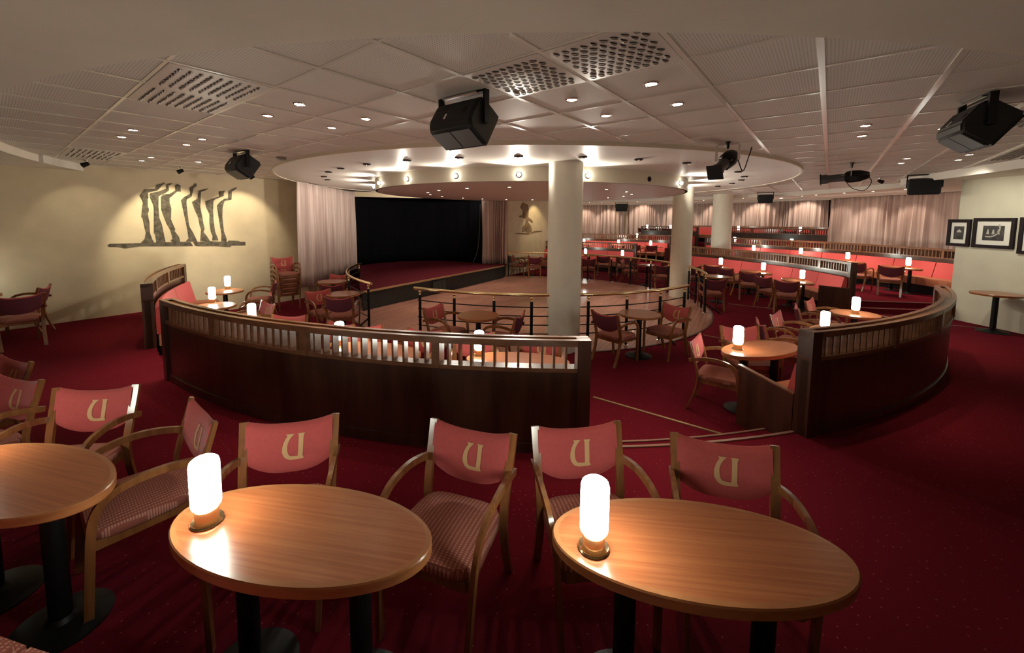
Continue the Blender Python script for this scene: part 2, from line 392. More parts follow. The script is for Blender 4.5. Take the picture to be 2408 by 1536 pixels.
# ------------------------------------------------------------------ ceilings
struct(MB().arc(0.0, 9.47, HC, HC+0.06, -180, 180, 3), 'ceiling', M_TILE, smooth=0)
def bars(name, axis, w, h):
    d = Vector((UX, UY)) if axis == 'q' else Vector((WX, WY)); n = Vector((WX, WY)) if axis == 'q' else Vector((UX, UY)); o0 = Q0 if axis == 'q' else P0
    cc = Vector((CX, CY)); b = MB()
    for k in range(-30, 60):
        off = o0 + TS*k - cc.dot(n)
        if abs(off) > 9.40: continue
        s1 = (9.42**2-off*off)**0.5; s0 = (6.16**2-off*off)**0.5 if abs(off) < 6.15 else 0.0
        for a_, b_ in (((-s1, -s0), (s0, s1)) if s0 else ((-s1, s1),)):
            p = cc + n*off + d*a_; q = cc + n*off + d*b_; m = n*w/2
            b.prism([tuple(p+m), tuple(q+m), tuple(q-m), tuple(p-m)], HC-h, HC+0.002)
    return struct(b, name, mat('ceiling_bar', (0.74, 0.70, 0.62), 0.22, spec=0.6), smooth=0)
bars('trim_14', 'p', 0.036, 0.007); bars('trim_15', 'q', 0.022, 0.006)
struct(MB().arc(9.45, 13.5, 2.88, 3.05, -180, 180, 3), 'ceiling_soffit', M_PLASTER, smooth=0)
struct(MB().prism([(7.95, 5.9), (8.05, 6.46), (8.63, 8.18), (9.15, 9.6), (13.4, 9.6), (13.4, 5.9)], 2.86, 3.0), 'ceiling_soffit_side', M_PLASTER, smooth=0)
struct(MB().tube([(7.95, 5.9, 2.93), (8.05, 6.46, 2.93), (8.63, 8.18, 2.93), (9.15, 9.6, 2.93)], 1, rect=(0.02, 0.15)), 'trim_16', mat('cove_edge_side', (0.80, 0.77, 0.70), 0.4), smooth=0)
struct(MB().arc(13.4, 21, 3.5, 3.56, -15, 95, 3).arc(13.45, 13.5, 2.88, 3.56, -15, 95, 3), 'ceiling_rear', M_PLASTER, smooth=0)
struct(MB().arc(13.4, 19, 3.04, 3.08, -180, -15, 5).arc(13.4, 19, 3.04, 3.08, 95, 180, 5), 'ceiling_outer', M_PLASTER, smooth=0)
b = MB()
for a0, a1 in ((-30, 85), (-215, -150)): b.arc(9.40, 9.46, 2.87, 3.0, a0, a1, 3)
struct(b, 'trim_10', mat('cove_edge', (0.72, 0.69, 0.62), 0.4), smooth=0)
b = MB()
for k in (10.4, 11.6, 12.6): b.arc(k, k+0.05, 2.845, 2.882, -5, 75, 3)
struct(b, 'trim_11', M_RING, smooth=0)
struct(MB().arc(4.0, 6.14, 2.955, 3.002, -180, 180, 2), 'ceiling_ring', M_RING)
struct(MB().arc(6.135, 6.175, 2.945, 3.003, -180, 180, 2), 'trim_12', M_DRUM)
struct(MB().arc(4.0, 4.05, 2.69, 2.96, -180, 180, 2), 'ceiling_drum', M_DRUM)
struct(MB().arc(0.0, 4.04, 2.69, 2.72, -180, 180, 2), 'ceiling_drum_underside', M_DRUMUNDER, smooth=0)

# ------------------------------------------------------------------ columns
for nm, (x, y), r, z0, z1 in (('column', (1.0, 7.0), 0.29, ZB, 2.96), ('column.001', (5.15, 12.0), 0.285, ZB, 2.96), ('column.002', (8.17, 15.55), 0.34, 0.0, 3.0)):
    struct(MB().lathe([(r, z0), (r, z1)], 48, Matrix.Translation((x, y, 0))), nm, M_COLUMN)

# ------------------------------------------------------------------ stage
fl = Vector((-3.47, 9.65)); fr = Vector((-0.08, 15.5))
st = thing('stage', 'low stage with dark red carpet and black front, before the black backdrop', 'stage', (-2.5, 13.5, ZB))
deck = [(-3.47, 9.65), (-0.08, 15.5), (0.02, 16.1), (-0.9, 17.6), (-5.0, 17.8), (-5.5, 15.0), (-4.85, 13.3), (-4.2, 11.6), (-3.85, 10.6)]
O = Vector((-2.5, 13.5, ZB))
def off(pts): return [(p[0]-O.x, p[1]-O.y) for p in pts]
MB().prism(off(deck), 0.462, 0.50).build('deck', M_STAGECARPET, st, smooth=0)
inn = [(-3.46, 9.76), (-0.12, 15.53), (-0.04, 16.1), (-0.9, 17.5), (-5.0, 17.7), (-5.4, 15.0), (-4.78, 13.3), (-4.14, 11.6), (-3.80, 10.6)]
MB().prism(off(inn), 0.0, 0.462).build('front_panel', M_STAGEFRONT, st, smooth=0)
MB().tube([(fl.x-O.x, fl.y-O.y, 0.485), (fr.x-O.x, fr.y-O.y, 0.485)], 1, rect=(0.03, 0.045)).build('nosing', M_TRIM, st, smooth=0)
gd = (fr-fl).normalized(); gn = Vector((gd.y, -gd.x)); gc = fl + gd*2.95
b = MB()
for i in range(12): 
    c = gc + gd*(i*0.05-0.3) + gn*0.0; b.tube([(c.x-O.x, c.y-O.y, 0.10), (c.x-O.x, c.y-O.y, 0.40)], 1, rect=(0.02, 0.02), up=(gn.x, gn.y, 0))
b.build('vent_grille', M_PLASTICG, st, smooth=0)

# ------------------------------------------------------------------ curtains
def curtain(name, path, z0, z1, label, amp=0.05, wl=0.16, m=M_CURT, seed=0, group='pleated curtains', flare=0.0):
    rnd = random.Random(seed); P = [Vector((p[0], p[1])) for p in path]
    L = [0]
    for a, c in zip(P[:-1], P[1:]): L.append(L[-1] + (c-a).length)
    T = L[-1]; n = int(T/ (wl/7)); NZ = 9
    b = MB(); vs = []; fs = []; ph = 0; phs = []; am = []
    for i in range(n+1):
        s = T*i/n
        ph += 2*pi*(T/n)/(wl*(1+0.35*sin(3.1*s+seed)+0.25*sin(7.7*s+2*seed))); phs.append(ph); am.append(amp*(0.75+0.35*sin(2.3*s+seed*1.7)))
    for i in range(n+1):
        s = T*i/n; k = max(j for j in range(len(L)-1) if L[j] <= s+1e-9) if s < T else len(L)-2
        t = (s-L[k])/(L[k+1]-L[k]); p = P[k].lerp(P[k+1], t); d = (P[k+1]-P[k]).normalized(); nn = Vector((-d.y, d.x))
        for j in range(NZ):
            h = j/(NZ-1); f = 0.65 + 0.5*(1-h)
            o_ = am[i]*f*(sin(phs[i]+0.25*sin(h*3+s)) + 0.3*sin(2.1*phs[i]+h))
            e = p + nn*o_ + d*(0.015*sin(h*5+s*4))
            vs.append((e.x, e.y, z0 + (z1-z0)*h))
    for i in range(n):
        for j in range(NZ-1): fs.append((i*NZ+j, (i+1)*NZ+j, (i+1)*NZ+j+1, i*NZ+j+1))
    mid = P[len(P)//2]
    b.add(vs, fs); o = b.build(name, m, smooth=60, origin=(mid.x, mid.y, z0))
    md = o.modifiers.new('thickness', 'SOLIDIFY'); md.thickness = 0.012
    tag(o, label, 'curtain', group); return o
curtain('curtain', [(-5.30, 10.55), (-5.42, 12.0), (-5.45, 13.3)], 0.17, 2.93, 'pale pinkish curtain with loose soft folds beside the cream wall corner', 0.10, 0.45, seed=1)
curtain('curtain', [(-5.45, 13.3), (-5.46, 14.7)], 0.19, 2.93, 'tightly gathered pinkish curtain on the mural side of the black stage opening', 0.10, 0.17, seed=2)
curtain('curtain', [(-0.95, 15.95), (-0.4, 16.0), (0.05, 16.08)], 0.26, 2.95, 'narrow gathered curtain between black backdrop and single-figure mural', 0.08, 0.16, seed=3)
curtain('curtain', [(3.8, 22.4)] + [tuple(pol(12.75, a)[:2]) for a in (74, 70, 66, 63, 62.4)], 0.3, 2.9, 'pleated curtain behind the big white column, above the slatted benches', 0.10, 0.22, seed=4)
fc = [66.0, 53.0, 41.0, 31.0, 22.0, 13.0]
fl_ = ['far pleated curtain next to the narrow cream wall strip', 'far pleated curtain seen between the two slimmer columns', 'far pleated curtain just beyond the slim third column', 'far pleated curtain midway along the rear benches', 'far pleated curtain meeting the edge of the closer side curtain']
for i in range(5):
    curtain('curtain', [tuple(pol(18.5, fc[i]-(fc[i]-fc[i+1])*t/4)[:2]) for t in range(5)], 0.75, 3.48, fl_[i], 0.12, 0.26, seed=5+i)
curtain('curtain', [(12.82, 9.4), (12.62, 11.9), (12.50, 13.8), (12.38, 15.7)], 0.3, 2.9, 'long brownish-pink curtain beside the wall with framed pictures', 0.10, 0.24, seed=11)
bd = curtain('backdrop_curtain', [(-5.5, 14.75), (-5.2, 15.8), (-4.3, 16.8), (-2.9, 17.1), (-1.6, 16.7), (-0.93, 16.05)], 0.26, 2.95, 'black cloth backdrop hanging at the rear of the stage', 0.02, 0.5, m=M_BLACK, seed=12, group='stage cloths')
struct(MB().tube([(-5.5, 14.72, 2.86), (-0.9, 15.92, 2.86)], 1, rect=(0.08, 0.18)), 'trim_13', M_WALL, smooth=0)
b = MB().tube(spline([(-1.02, 15.9, 2.6), (-1.05, 15.9, 1.6), (-1.12, 15.88, 0.8), (-1.3, 15.85, 0.3)]), 0.012, 6)
tag(b.build('hanging_cord', M_PLASTICG, origin=(-1.1, 15.9, 0.25)), 'thin pale cord hanging down the edge of the black backdrop', 'cord')

# ------------------------------------------------------------------ chair
def make_chair():
    t = thing('armchair', 'armchair', 'chair')
    b = MB(); bm = bmesh.new()                                   # domed rounded seat
    n = 14
    def sx_(u, v): return u*(0.245 - 0.02*v)
    vs = []; fs = []
    for lay, (zz, k) in enumerate(((0.395, 0.96), (0.405, 1.0), (0.435, 1.0), (0.452, 0.97))):
        for i in range(40):
            a = 2*pi*i/40; ca, sa = cos(a), sin(a); e = 0.42
            u = math.copysign(abs(ca)**e, ca); v = math.copysign(abs(sa)**e, sa)
            vs.append((u*(0.240 + 0.012*(-v))*k, -0.005 + v*0.235*k, zz))
    for l in range(3):
        for i in range(40): j = (i+1) % 40; fs.append((l*40+i, l*40+j, (l+1)*40+j, (l+1)*40+i))
    fs.append(tuple(range(39, -1, -1)))
    for q, zz in ((0.72, 0.466), (0.40, 0.474)):
        o = len(vs)
        for i in range(40): p = vs[120+i]; vs.append((p[0]*q, -0.005+(p[1]+0.005)*q, zz))
        pr = 120 if q == 0.72 else o-40
        for i in range(40): j = (i+1) % 40; fs.append((pr+i, pr+j, o+j, o+i))
    vs.append((0, 0, 0.477)); o = len(vs)-1
    for i in range(40): fs.append((o-40+i, o-40+(i+1) % 40, o))
    MB().add(vs, fs).build('seat', M_SEAT, t, smooth=50)
    b = MB()
    b.box((0, -0.215, 0.375), (0.42, 0.025, 0.05)).box((0, 0.19, 0.375), (0.40, 0.025, 0.05))
    for s in (-1, 1): b.tube([(s*0.215, -0.215, 0.375), (s*0.200, 0.19, 0.375)], 1, rect=(0.025, 0.05))
    b.build('seat_frame', M_CHAIRW, t)
    # curved backrest pad
    W = 0.232; NU, NV = 16, 8; F = []; Bk = []
    def top(u): return 0.786 + 0.042*abs(u)**2.4
    def bot(u): return 0.520 + 0.085*abs(u)**2.6
    def yc(u, z): return 0.225 + (z-0.5)*0.235 + 0.032*(1-u*u)
    vs = []; fs = []
    for side in (0, 1):
        for i in range(NU+1):
            u = -1 + 2*i/NU
            for j in range(NV+1):
                h = j/NV; z = bot(u) + (top(u)-bot(u))*h
                th = 0.019*(1-abs(2*h-1)**6)**0.5*(1-0.35*abs(u)**8) + 0.004
                vs.append((u*W, yc(u, z) + (-th if side == 0 else th), z))
    def id_(s, i, j): return s*(NU+1)*(NV+1) + i*(NV+1) + j
    for i in range(NU):
        for j in range(NV):
            fs.append((id_(0, i, j), id_(0, i+1, j), id_(0, i+1, j+1), id_(0, i, j+1)))
            fs.append((id_(1, i, j), id_(1, i, j+1), id_(1, i+1, j+1), id_(1, i+1, j)))
        fs.append((id_(0, i, 0), id_(1, i, 0), id_(1, i+1, 0), id_(0, i+1, 0))); fs.append((id_(0, i, NV), id_(0, i+1, NV), id_(1, i+1, NV), id_(1, i, NV)))
    for j in range(NV):
        fs.append((id_(0, 0, j), id_(0, 0, j+1), id_(1, 0, j+1), id_(1, 0, j))); fs.append((id_(0, NU, j), id_(1, NU, j), id_(1, NU, j+1), id_(0, NU, j+1)))
    back = MB().add(vs, fs).build('backrest', M_RED, t, smooth=55)
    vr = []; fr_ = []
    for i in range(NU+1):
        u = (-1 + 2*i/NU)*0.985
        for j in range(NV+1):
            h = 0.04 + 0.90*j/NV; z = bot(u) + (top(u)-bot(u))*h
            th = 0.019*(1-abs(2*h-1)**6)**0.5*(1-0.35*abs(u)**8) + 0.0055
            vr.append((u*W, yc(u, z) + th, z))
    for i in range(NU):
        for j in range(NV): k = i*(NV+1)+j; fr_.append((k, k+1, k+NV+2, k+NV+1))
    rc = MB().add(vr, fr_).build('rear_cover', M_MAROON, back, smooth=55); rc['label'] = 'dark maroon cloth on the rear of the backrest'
    # letter U in uncial style
    em = [(672,497),(690,512),(700,530),(665,580),(635,640),(610,720),(603,800),(615,850),(640,892),(668,920),(700,938),(770,952),(860,942),(940,930),(1010,915),(1015,904),(992,862),(997,780),(1000,700),(1003,600),(1006,510),(1030,455),(960,464),(888,474),(912,500),(912,560),(908,680),(905,800),(900,876),(830,884),(760,884),(735,868),(716,840),(702,785),(700,720),(705,680),(722,628),(745,583),(772,545),(800,515),(826,484),(750,490)]
    bm = bmesh.new(); vv = []
    for (x, y) in em:
        yy = y + 0.09*(x-815); vv.append(bm.verts.new(((x-815)/505*0.145, 0, (705-yy)/505*0.152)))
    f = bm.faces.new(vv); f.normal_update(); bmesh.ops.triangulate(bm, faces=[f])
    for _ in range(2): bmesh.ops.subdivide_edges(bm, edges=[e for e in bm.edges if e.calc_length() > 0.02], cuts=1)
    bmesh.ops.triangulate(bm, faces=bm.faces[:])
    for v in bm.verts:
        z = 0.668 + v.co.z; x = v.co.x; x += 0.016; v.co = Vector((x, yc(x/W, z) - 0.0262, z))
    bm.verts.index_update(); mb = MB().add([v.co for v in bm.verts], [[v.index for v in f.verts] for f in bm.faces]); bm.free()
    e = mb.build('emblem', M_EMBLEM, back, smooth=60); e['label'] = 'tan letter U sewn on the backrest'
    for s in (-1, 1):
        p = spline([(s*0.222, 0.315, 0.0), (s*0.226, 0.235, 0.22), (s*0.232, 0.200, 0.42), (s*0.238, 0.232, 0.58), (s*0.243, 0.275, 0.72), (s*0.246, 0.305, 0.826)], 4)
        MB().tube(p, 1, rect=(0.022, 0.044), up=(s, 0, 0)).build('rear_leg', M_CHAIRW, t, smooth=40)
        q = spline([(s*0.228, -0.255, 0.0), (s*0.240, -0.238, 0.25), (s*0.252, -0.225, 0.44), (s*0.262, -0.205, 0.555), (s*0.270, -0.150, 0.630), (s*0.274, -0.060, 0.662), (s*0.272, 0.06, 0.668), (s*0.266, 0.17, 0.650), (s*0.258, 0.262, 0.622), (s*0.256, 0.300, 0.612)], 4)
        MB().tube(q, 1, rect=(0.038, 0.024), up=(0, 0.3, 1) if False else (s, 0, 0.001)).build('armrest', M_CHAIRW, t, smooth=40)
    return t
CH = make_chair()

# ------------------------------------------------------------------ tables and lamps
def make_oval():
    t = thing('oval_table', 'oval table', 'table')
    a, bb = 0.57, 0.268
    def ell(k, n=56): return [((a+k)*cos(2*pi*i/n), (bb+k)*sin(2*pi*i/n)) for i in range(n)]
    top = MB().prism(ell(-0.024), 0.700, 0.72).build('tabletop', M_WOODT, t)
    vs = []; fs = []; n = 56
    prof = [(-0.0245, 0.7204), (-0.005, 0.7198), (0, 0.714), (0, 0.679), (-0.006, 0.673), (-0.03, 0.673), (-0.03, 0.700)]
    for k, z in prof: vs += [(p[0], p[1], z) for p in ell(k)]
    for l in range(len(prof)-1):
        for i in range(n): j = (i+1) % n; fs.append((l*n+i, (l+1)*n+i, (l+1)*n+j, l*n+j))
    MB().add(vs, fs).build('edge_band', M_WOODE, t)
    MB().prism(ell(-0.03), 0.676, 0.700).build('underside', M_MBLACK, t)
    for s in (-1, 1):
        x = s*0.268
        MB().lathe([(0.043, 0.02), (0.043, 0.68)], 20, Matrix.Translation((x, 0, 0))).build('leg', M_MBLACK, t)
        MB().lathe([(0.0, 0.0), (0.19, 0.0), (0.19, 0.008), (0.16, 0.016), (0.06, 0.03), (0.043, 0.05), (0.0, 0.05)], 32, Matrix.Translation((x, 0, 0))).build('base_plate', M_MBLACK, t)
    return t
def make_round(h=0.72):
    t = thing('round_table', 'round table', 'table'); r = 0.335
    MB().lathe([(0, h-0.022), (r-0.012, h-0.022), (r-0.012, h), (0, h)], 48).build('tabletop', M_WOODT, t)
    MB().lathe([(r-0.012, h-0.036), (r-0.003, h-0.036), (r, h-0.03), (r, h-0.006), (r-0.005, h), (r-0.0122, h+0.0005), (r-0.0122, h-0.036)], 48).build('edge_band', M_WOODE, t)
    MB().lathe([(0.042, 0.03), (0.042, h-0.022)], 20).build('pedestal', M_MBLACK, t)
    MB().lathe([(0.0, 0.0), (0.215, 0.0), (0.215, 0.008), (0.19, 0.022), (0.08, 0.045), (0.042, 0.07), (0.0, 0.07)], 40).build('base', M_MBLACK, t)
    return t
def make_lamp():
    t = thing('table_lamp', 'lamp', 'lamp')
    MB().lathe([(0.0, 0.0), (0.060, 0.0), (0.062, 0.006), (0.058, 0.012), (0.052, 0.009), (0.0, 0.009)], 32).build('base_ring', M_BRASS, t)
    MB().lathe([(0.044, 0.009), (0.044, 0.062), (0.040, 0.066), (0.0, 0.066)], 28).build('stem', M_GLASS, t)
    s = MB().lathe([(0.0, 0.066), (0.044, 0.068), (0.053, 0.078), (0.055, 0.09), (0.055, 0.255), (0.051, 0.270), (0.040, 0.279), (0.0, 0.281)], 32).build('glass_shade', M_LAMP, t)
    s['label'] = 'glowing white frosted glass shade'
    return t
OV, RD, LP = make_oval(), make_round(), make_lamp()
R_ = radians
def OT(x, y, z, deg, label, group='oval wooden tables'): place(OV, (x, y, z), R_(deg), label, group)
def RT(x, y, z, label, group='small round tables'): place(RD, (x, y, z), 0, label, group)
def LA(x, y, z, label, group='lit table lamps'): place(LP, (x, y, z), R_((x*97+y*53) % 360), label, group)
TUCK = 0.10
def AC(x, y, z, deg, label, group='red armchairs'):
    a = R_(deg); r = hypot(x-CX, y-CY)
    if z == ZB and r > 6.55: x, y = x - sin(a)*TUCK, y + cos(a)*TUCK      # seats only partly pushed under the tables
    place(CH, (x, y, z), a, label, group)

OT(-0.851, 1.59, 0, -10.4, 'oval wooden table with lit lamp, close up, beside the table cut by the photo edge')
OT(0.764, 1.516, 0, -6.8, 'close oval wooden table with lit lamp, before the stair gap between the two barriers')
OT(-2.436, 1.917, 0, -15.5, 'oval wooden table cut off by the photo edge, holding no visible lamp')
OT(0.129, 4.356, ZB, -7, 'oval table behind the open slats at the free end of the barrier')
OT(-1.52, 4.68, ZB, -17.4, 'oval table behind the barrier slats, one along from the free end')
OT(-3.50, 5.78, ZB, -37, 'oval table hidden behind the high curved barrier below its lone lamp')
OT(3.082, 4.826, ZB, 22, 'oval table with two black legs and a lit lamp beside the bench end panel')
OT(4.66, 5.68, ZB, 36, 'oval table partly hidden by the curved barrier, second from the stairs')
RT(5.86, 6.75, ZB, 'round table with lamp, third along inside the curved barrier by the framed-picture wall')
RT(-5.09, 7.01, ZB, 'round table with mirrored lamp glow by the red corner bench')
RT(-5.89, 8.46, ZB, 'round table with lamp against the cream mural wall')
RT(-0.44, 6.44, ZB, 'bare round table by the brass rail, between two facing armchairs before the column')
RT(2.21, 6.64, ZB, 'bare round table on black disc foot, just past the big column')
RT(-3.33, 8.26, ZB, 'bare round table by the rail end near the stage corner')
RT(-4.25, 9.90, ZB, 'bare round table beside the loose stage curtain')
RT(5.87, 11.23, ZB, 'round table with pale shiny top beside the short side rail')
RT(4.88, 14.04, ZB, 'round table with bright reflection behind the far brass rail')
RT(0.93, 16.62, ZB, 'round table surrounded by four armchairs under the single-figure mural')
RT(8.94, 7.36, 0, 'lone round table by the plain wall under the framed pictures')
OT(7.07, 13.78, ZB, 110, 'oval table by the long red bench, next to the second column')
OT(7.60, 12.34, ZB, 97, 'oval table midway along the long red bench')
OT(7.56, 10.51, ZB, 82, 'oval table at the bench end with the wooden side panel')
OT(11.2, 13.4, 0, 100, 'oval table on the raised tier, partly behind the slatted screen end')
OT(11.3, 11.62, 0, 90, 'oval table on the raised tier by the framed-picture wall')
OT(11.05, 15.4, 0, 112, 'oval table on the raised tier hidden behind the long slatted screen')
OT(10.3, 17.2, 0, 122, 'oval table on the raised tier behind the third column')
OT(3.39, 18.0, ZB, -20, 'oval table by the red bench directly past the big column')
OT(4.90, 17.05, ZB, -35, 'oval table by the red bench near its open end')
OT(4.12, 21.75, 0, -20, 'oval table on the second tier under the pleated curtain')
OT(5.78, 21.08, 0, -28, 'oval table on the second tier at the curtain edge')
OT(7.14, 20.13, 0, -37, 'oval table on the second tier beside the stairs')
for k, (x, y, z, l, ll) in enumerate((
    (10.70, 19.15, 0.25, 'oval table on the third tier, hidden behind slats past the third column', 'small far lamp on the third tier just past the third column'),
    (12.30, 17.60, 0.25, 'oval table on the third tier, hidden behind slats amid the rear rows', 'small far lamp on the third tier amid the rear rows'),
    (13.35, 15.6, 0.25, 'oval table on the third tier by the closer side curtain', 'faint far lamp just by the edge of the closer side curtain'),
    (5.75, 23.9, 0.25, 'oval table on the third tier by the narrow cream wall strip', 'small far lamp low by the narrow cream wall strip'),
    (7.42, 23.2, 0.25, 'oval table on the third tier before the second column', 'small far lamp low before the second column'),
    (8.75, 25.75, 0.72, 'oval table on the top tier near the narrow cream wall strip', 'topmost far lamp near the narrow cream wall strip'),
    (9.95, 25.1, 0.72, 'oval table on the top tier next to the second column', 'topmost far lamp next to the second column'),
    (12.75, 22.75, 0.72, 'oval table on the top tier past the third column', 'topmost far lamp past the third column'),
    (14.55, 20.5, 0.72, 'oval table on the top tier close to the long side curtain', 'topmost far lamp close to the long side curtain'))):
    a = math.degrees(atan2(y-CY, x-CX))
    if z > 0.5: x, y = pol(17.0, a)[:2]
    OT(x, y, z, a+90, l, 'far oval tables'); LA(x, y, z+0.72, ll, 'far table lamps')

LA(-1.255, 1.62, 0.72, 'big bright lamp on the close oval table, before the armchair with turned back')
LA(0.35, 1.495, 0.72, 'big bright lamp on the close oval table before the stair gap')
LA(-2.90, 2.02, 0.72, 'lamp on the table cut by the photo edge')
LA(-0.30, 4.50, 0.47, 'lamp seen through the slats at the free end of the barrier')
LA(-2.02, 4.86, 0.47, 'lamp cut by the barrier top rail, amid the red chair backs')
LA(-3.72, 5.88, 0.47, 'lamp standing just above the dark high part of the curved barrier')
LA(-5.30, 7.27, 0.47, 'lamp on the round table by the red corner bench')
LA(-5.98, 8.68, 0.47, 'lamp on the round table against the cream mural wall')
LA(2.78, 4.78, 0.47, 'lamp on the oval table with two black legs beside the bench end panel')
LA(4.47, 5.62, 0.47, 'lamp just above the near end of the barrier by the framed-picture wall')
LA(5.84, 6.72, 0.47, 'lamp on the round table inside the curved barrier by the framed-picture wall')
LA(7.26, 13.75, 0.47, 'lamp by the long red bench next to the second column')
LA(7.78, 12.28, 0.47, 'lamp midway along the long red bench')
LA(7.66, 10.48, 0.47, 'lamp at the bench end with the wooden side panel')
LA(11.22, 13.37, 0.72, 'lamp on the raised tier above the slatted screen end')
LA(11.38, 11.50, 0.72, 'lamp on the raised tier closest to the framed pictures')
LA(11.10, 15.35, 0.72, 'lamp on the raised tier above the long slatted screen')
LA(10.35, 17.05, 0.72, 'lamp on the raised tier just past the third column')
LA(3.45, 17.75, 0.47, 'lower lamp touching the edge of the big column')
LA(4.84, 16.95, 0.47, 'lower lamp on the bench table near the open bench end')
LA(4.14, 21.75, 0.72, 'upper lamp touching the edge of the big column')
LA(5.80, 21.08, 0.72, 'upper lamp on the second tier at the curtain edge')
LA(7.12, 20.13, 0.72, 'lamp above the dark chair beside the tier stairs')
OT(-8.75, 6.28, 0, 56, 'oval table at the photo edge by the cream wall'); LA(-8.80, 6.30, 0.72, 'lamp at the photo edge by the cream wall')

AC(-1.19, 2.02, 0, 14, 'armchair with bright-edged red back behind the close table, beside the glowing lamp')
AC(-0.29, 1.95, 0, -20, 'armchair with slightly turned red back behind the close table, arm over the carpet')
AC(0.455, 1.97, 0, 8, 'close armchair behind the lamp of the table before the stair gap')
AC(1.10, 1.82, 0, -15, 'close armchair with shaded back, just before the stair gap')
AC(-2.80, 2.45, 0, 8, 'armchair behind the table cut by the photo edge, back squarely towards the barrier foot')
AC(-2.06, 2.19, 0, -40, 'armchair turned sideways between two close tables, striped seat in full view')
AC(-3.66, 2.62, 0, -14, 'dim armchair at the photo edge beside the table cut by the photo edge')
AC(-4.18, 3.02, 0, -20, 'dim armchair at the photo edge, one row behind')
AC(-3.20, 5.55, ZB, 0, 'red armchair back squarely above the barrier rail beside the lone lamp')
AC(-2.46, 5.17, ZB, -28, 'tilted red armchair back touching the lamp cut by the barrier rail')
AC(-1.84, 4.99, ZB, 10, 'wide red armchair back past the lamp cut by the barrier rail')
AC(-1.14, 4.82, ZB, -14, 'red armchair back with visible wooden arm above the middle of the barrier')
AC(-0.36, 4.66, ZB, 6, 'red armchair behind the lamp at the free end of the barrier')
AC(0.38, 4.58, ZB, -8, 'red armchair before the foot of the big column')
AC(-0.95, 6.55, ZB, 62, 'armchair in profile at the bare rail table, on its stage side')
AC(-0.07, 6.20, ZB, -108, 'armchair in profile at the bare rail table, back towards the big column')
AC(1.77, 6.42, ZB, 128, 'armchair just past the big column, its back towards us')
AC(2.67, 6.69, ZB, -55, 'armchair facing the table past the big column, emblem visible')
AC(-3.55, 7.88, ZB, 48, 'armchair with emblem beside the bare table at the rail end')
AC(-3.10, 7.66, ZB, 188, 'armchair with its back towards us before the bare table at the rail end')
AC(-3.84, 9.10, ZB, 188, 'armchair squeezed between the two bare tables near the stage')
AC(-4.42, 10.16, ZB, -18, 'armchair with emblem behind the table beside the loose stage curtain')
AC(-5.62, 9.02, ZB, -68, 'armchair at the wall table with lamp, partly hidden by the chair stack')
AC(-4.82, 7.45, ZB, -62, 'armchair facing the round table with mirrored lamp glow')
AC(-4.30, 6.55, ZB, -38, 'armchair mostly hidden behind the barrier, arms showing beyond its top rail')
AC(2.64, 4.66, ZB, 52, 'armchair in profile at the table with two black legs')
AC(3.19, 5.08, ZB, 0, 'dark red armchair behind the lamp of the table with two black legs')
AC(4.02, 5.60, ZB, 70, 'armchair in profile with bent arm beside the barrier end post')
AC(4.50, 6.02, ZB, 42, 'armchair with brown back and emblem inside the barrier by the framed-picture wall')
AC(5.28, 6.62, ZB, 60, 'armchair seen edge-on beside the lamp table inside the curved barrier')
AC(5.84, 7.12, ZB, 40, 'armchair with bright red back at the round lamp table inside the curved barrier')
AC(6.88, 13.51, ZB, 152, 'dark-backed armchair at the bench table next to the second column')
AC(7.00, 12.53, ZB, 112, 'armchair in profile between the first two bench tables')
AC(7.02, 11.69, ZB, 150, 'dark-backed armchair at the middle bench table')
AC(6.98, 10.62, ZB, 104, 'armchair in profile at the bench table by the side panel')
AC(6.98, 10.02, ZB, 140, 'dark-backed armchair in the open before the bench side panel')
AC(5.22, 10.28, ZB, 172, 'dark-backed armchair at the pale shiny round table')
AC(6.02, 13.20, ZB, 160, 'armchair glimpsed past the edge of the second column')
AC(10.4, 11.95, 0, 118, 'dark armchair on the raised tier beside the slatted screen end')
AC(10.55, 11.14, 0, 138, 'dark armchair alone on the raised tier above the side steps')
AC(3.98, 16.55, ZB, 160, 'dark-backed armchair at the far bench, between two lamps')
AC(4.69, 16.25, ZB, 160, 'dark-backed armchair at the far bench, behind the brass rail')
AC(3.12, 15.45, ZB, 172, 'dark armchair at the far rail, touching the big column')
AC(4.5, 14.75, ZB, 60, 'armchair in profile at the far round table with bright reflection')
AC(5.08, 13.32, ZB, 172, 'armchair with its back towards us before the second column')
AC(7.00, 19.72, 0, 165, 'dark armchair on the second tier under the lamp beside the stairs')
AC(6.55, 19.95, 0, 120, 'dark armchair on the second tier seen edge-on')
AC(0.52, 16.35, ZB, 75, 'armchair at the mural table, in profile by the rail end')
AC(0.68, 17.25, ZB, 25, 'armchair at the far side of the mural table, emblem showing')
AC(1.10, 15.95, ZB, 180, 'armchair at the mural table with its back towards us')
AC(1.50, 16.6, ZB, -70, 'armchair at the mural table, turned back from the big column')
AC(-8.12, 6.72, 0, -58, 'armchair with lit red back by the plain cream wall')
AC(-7.55, 6.20, 0, -122, 'dark armchair at the photo edge table, back towards us')
for x, y, d, l in ((*pol(16.1, 60.5)[:2], 150, 'far dark armchair on the top tier next to the narrow wall strip'), (*pol(16.1, 58.2)[:2], 150, 'far dark armchair on the top tier, second from the wall strip'), (*pol(16.1, 55.4)[:2], 145, 'far dark armchair on the top tier, third from the wall strip'), (*pol(16.1, 53.0)[:2], 145, 'far dark armchair on the top tier beside the second column'), (*pol(16.1, 44.0)[:2], 140, 'far dark armchair on the top tier between the slimmer columns'), (*pol(16.1, 33.0)[:2], 130, 'far dark armchair on the top tier amid the rear rows')):
    AC(x, y, 0.72, d, l, 'far top tier armchairs')
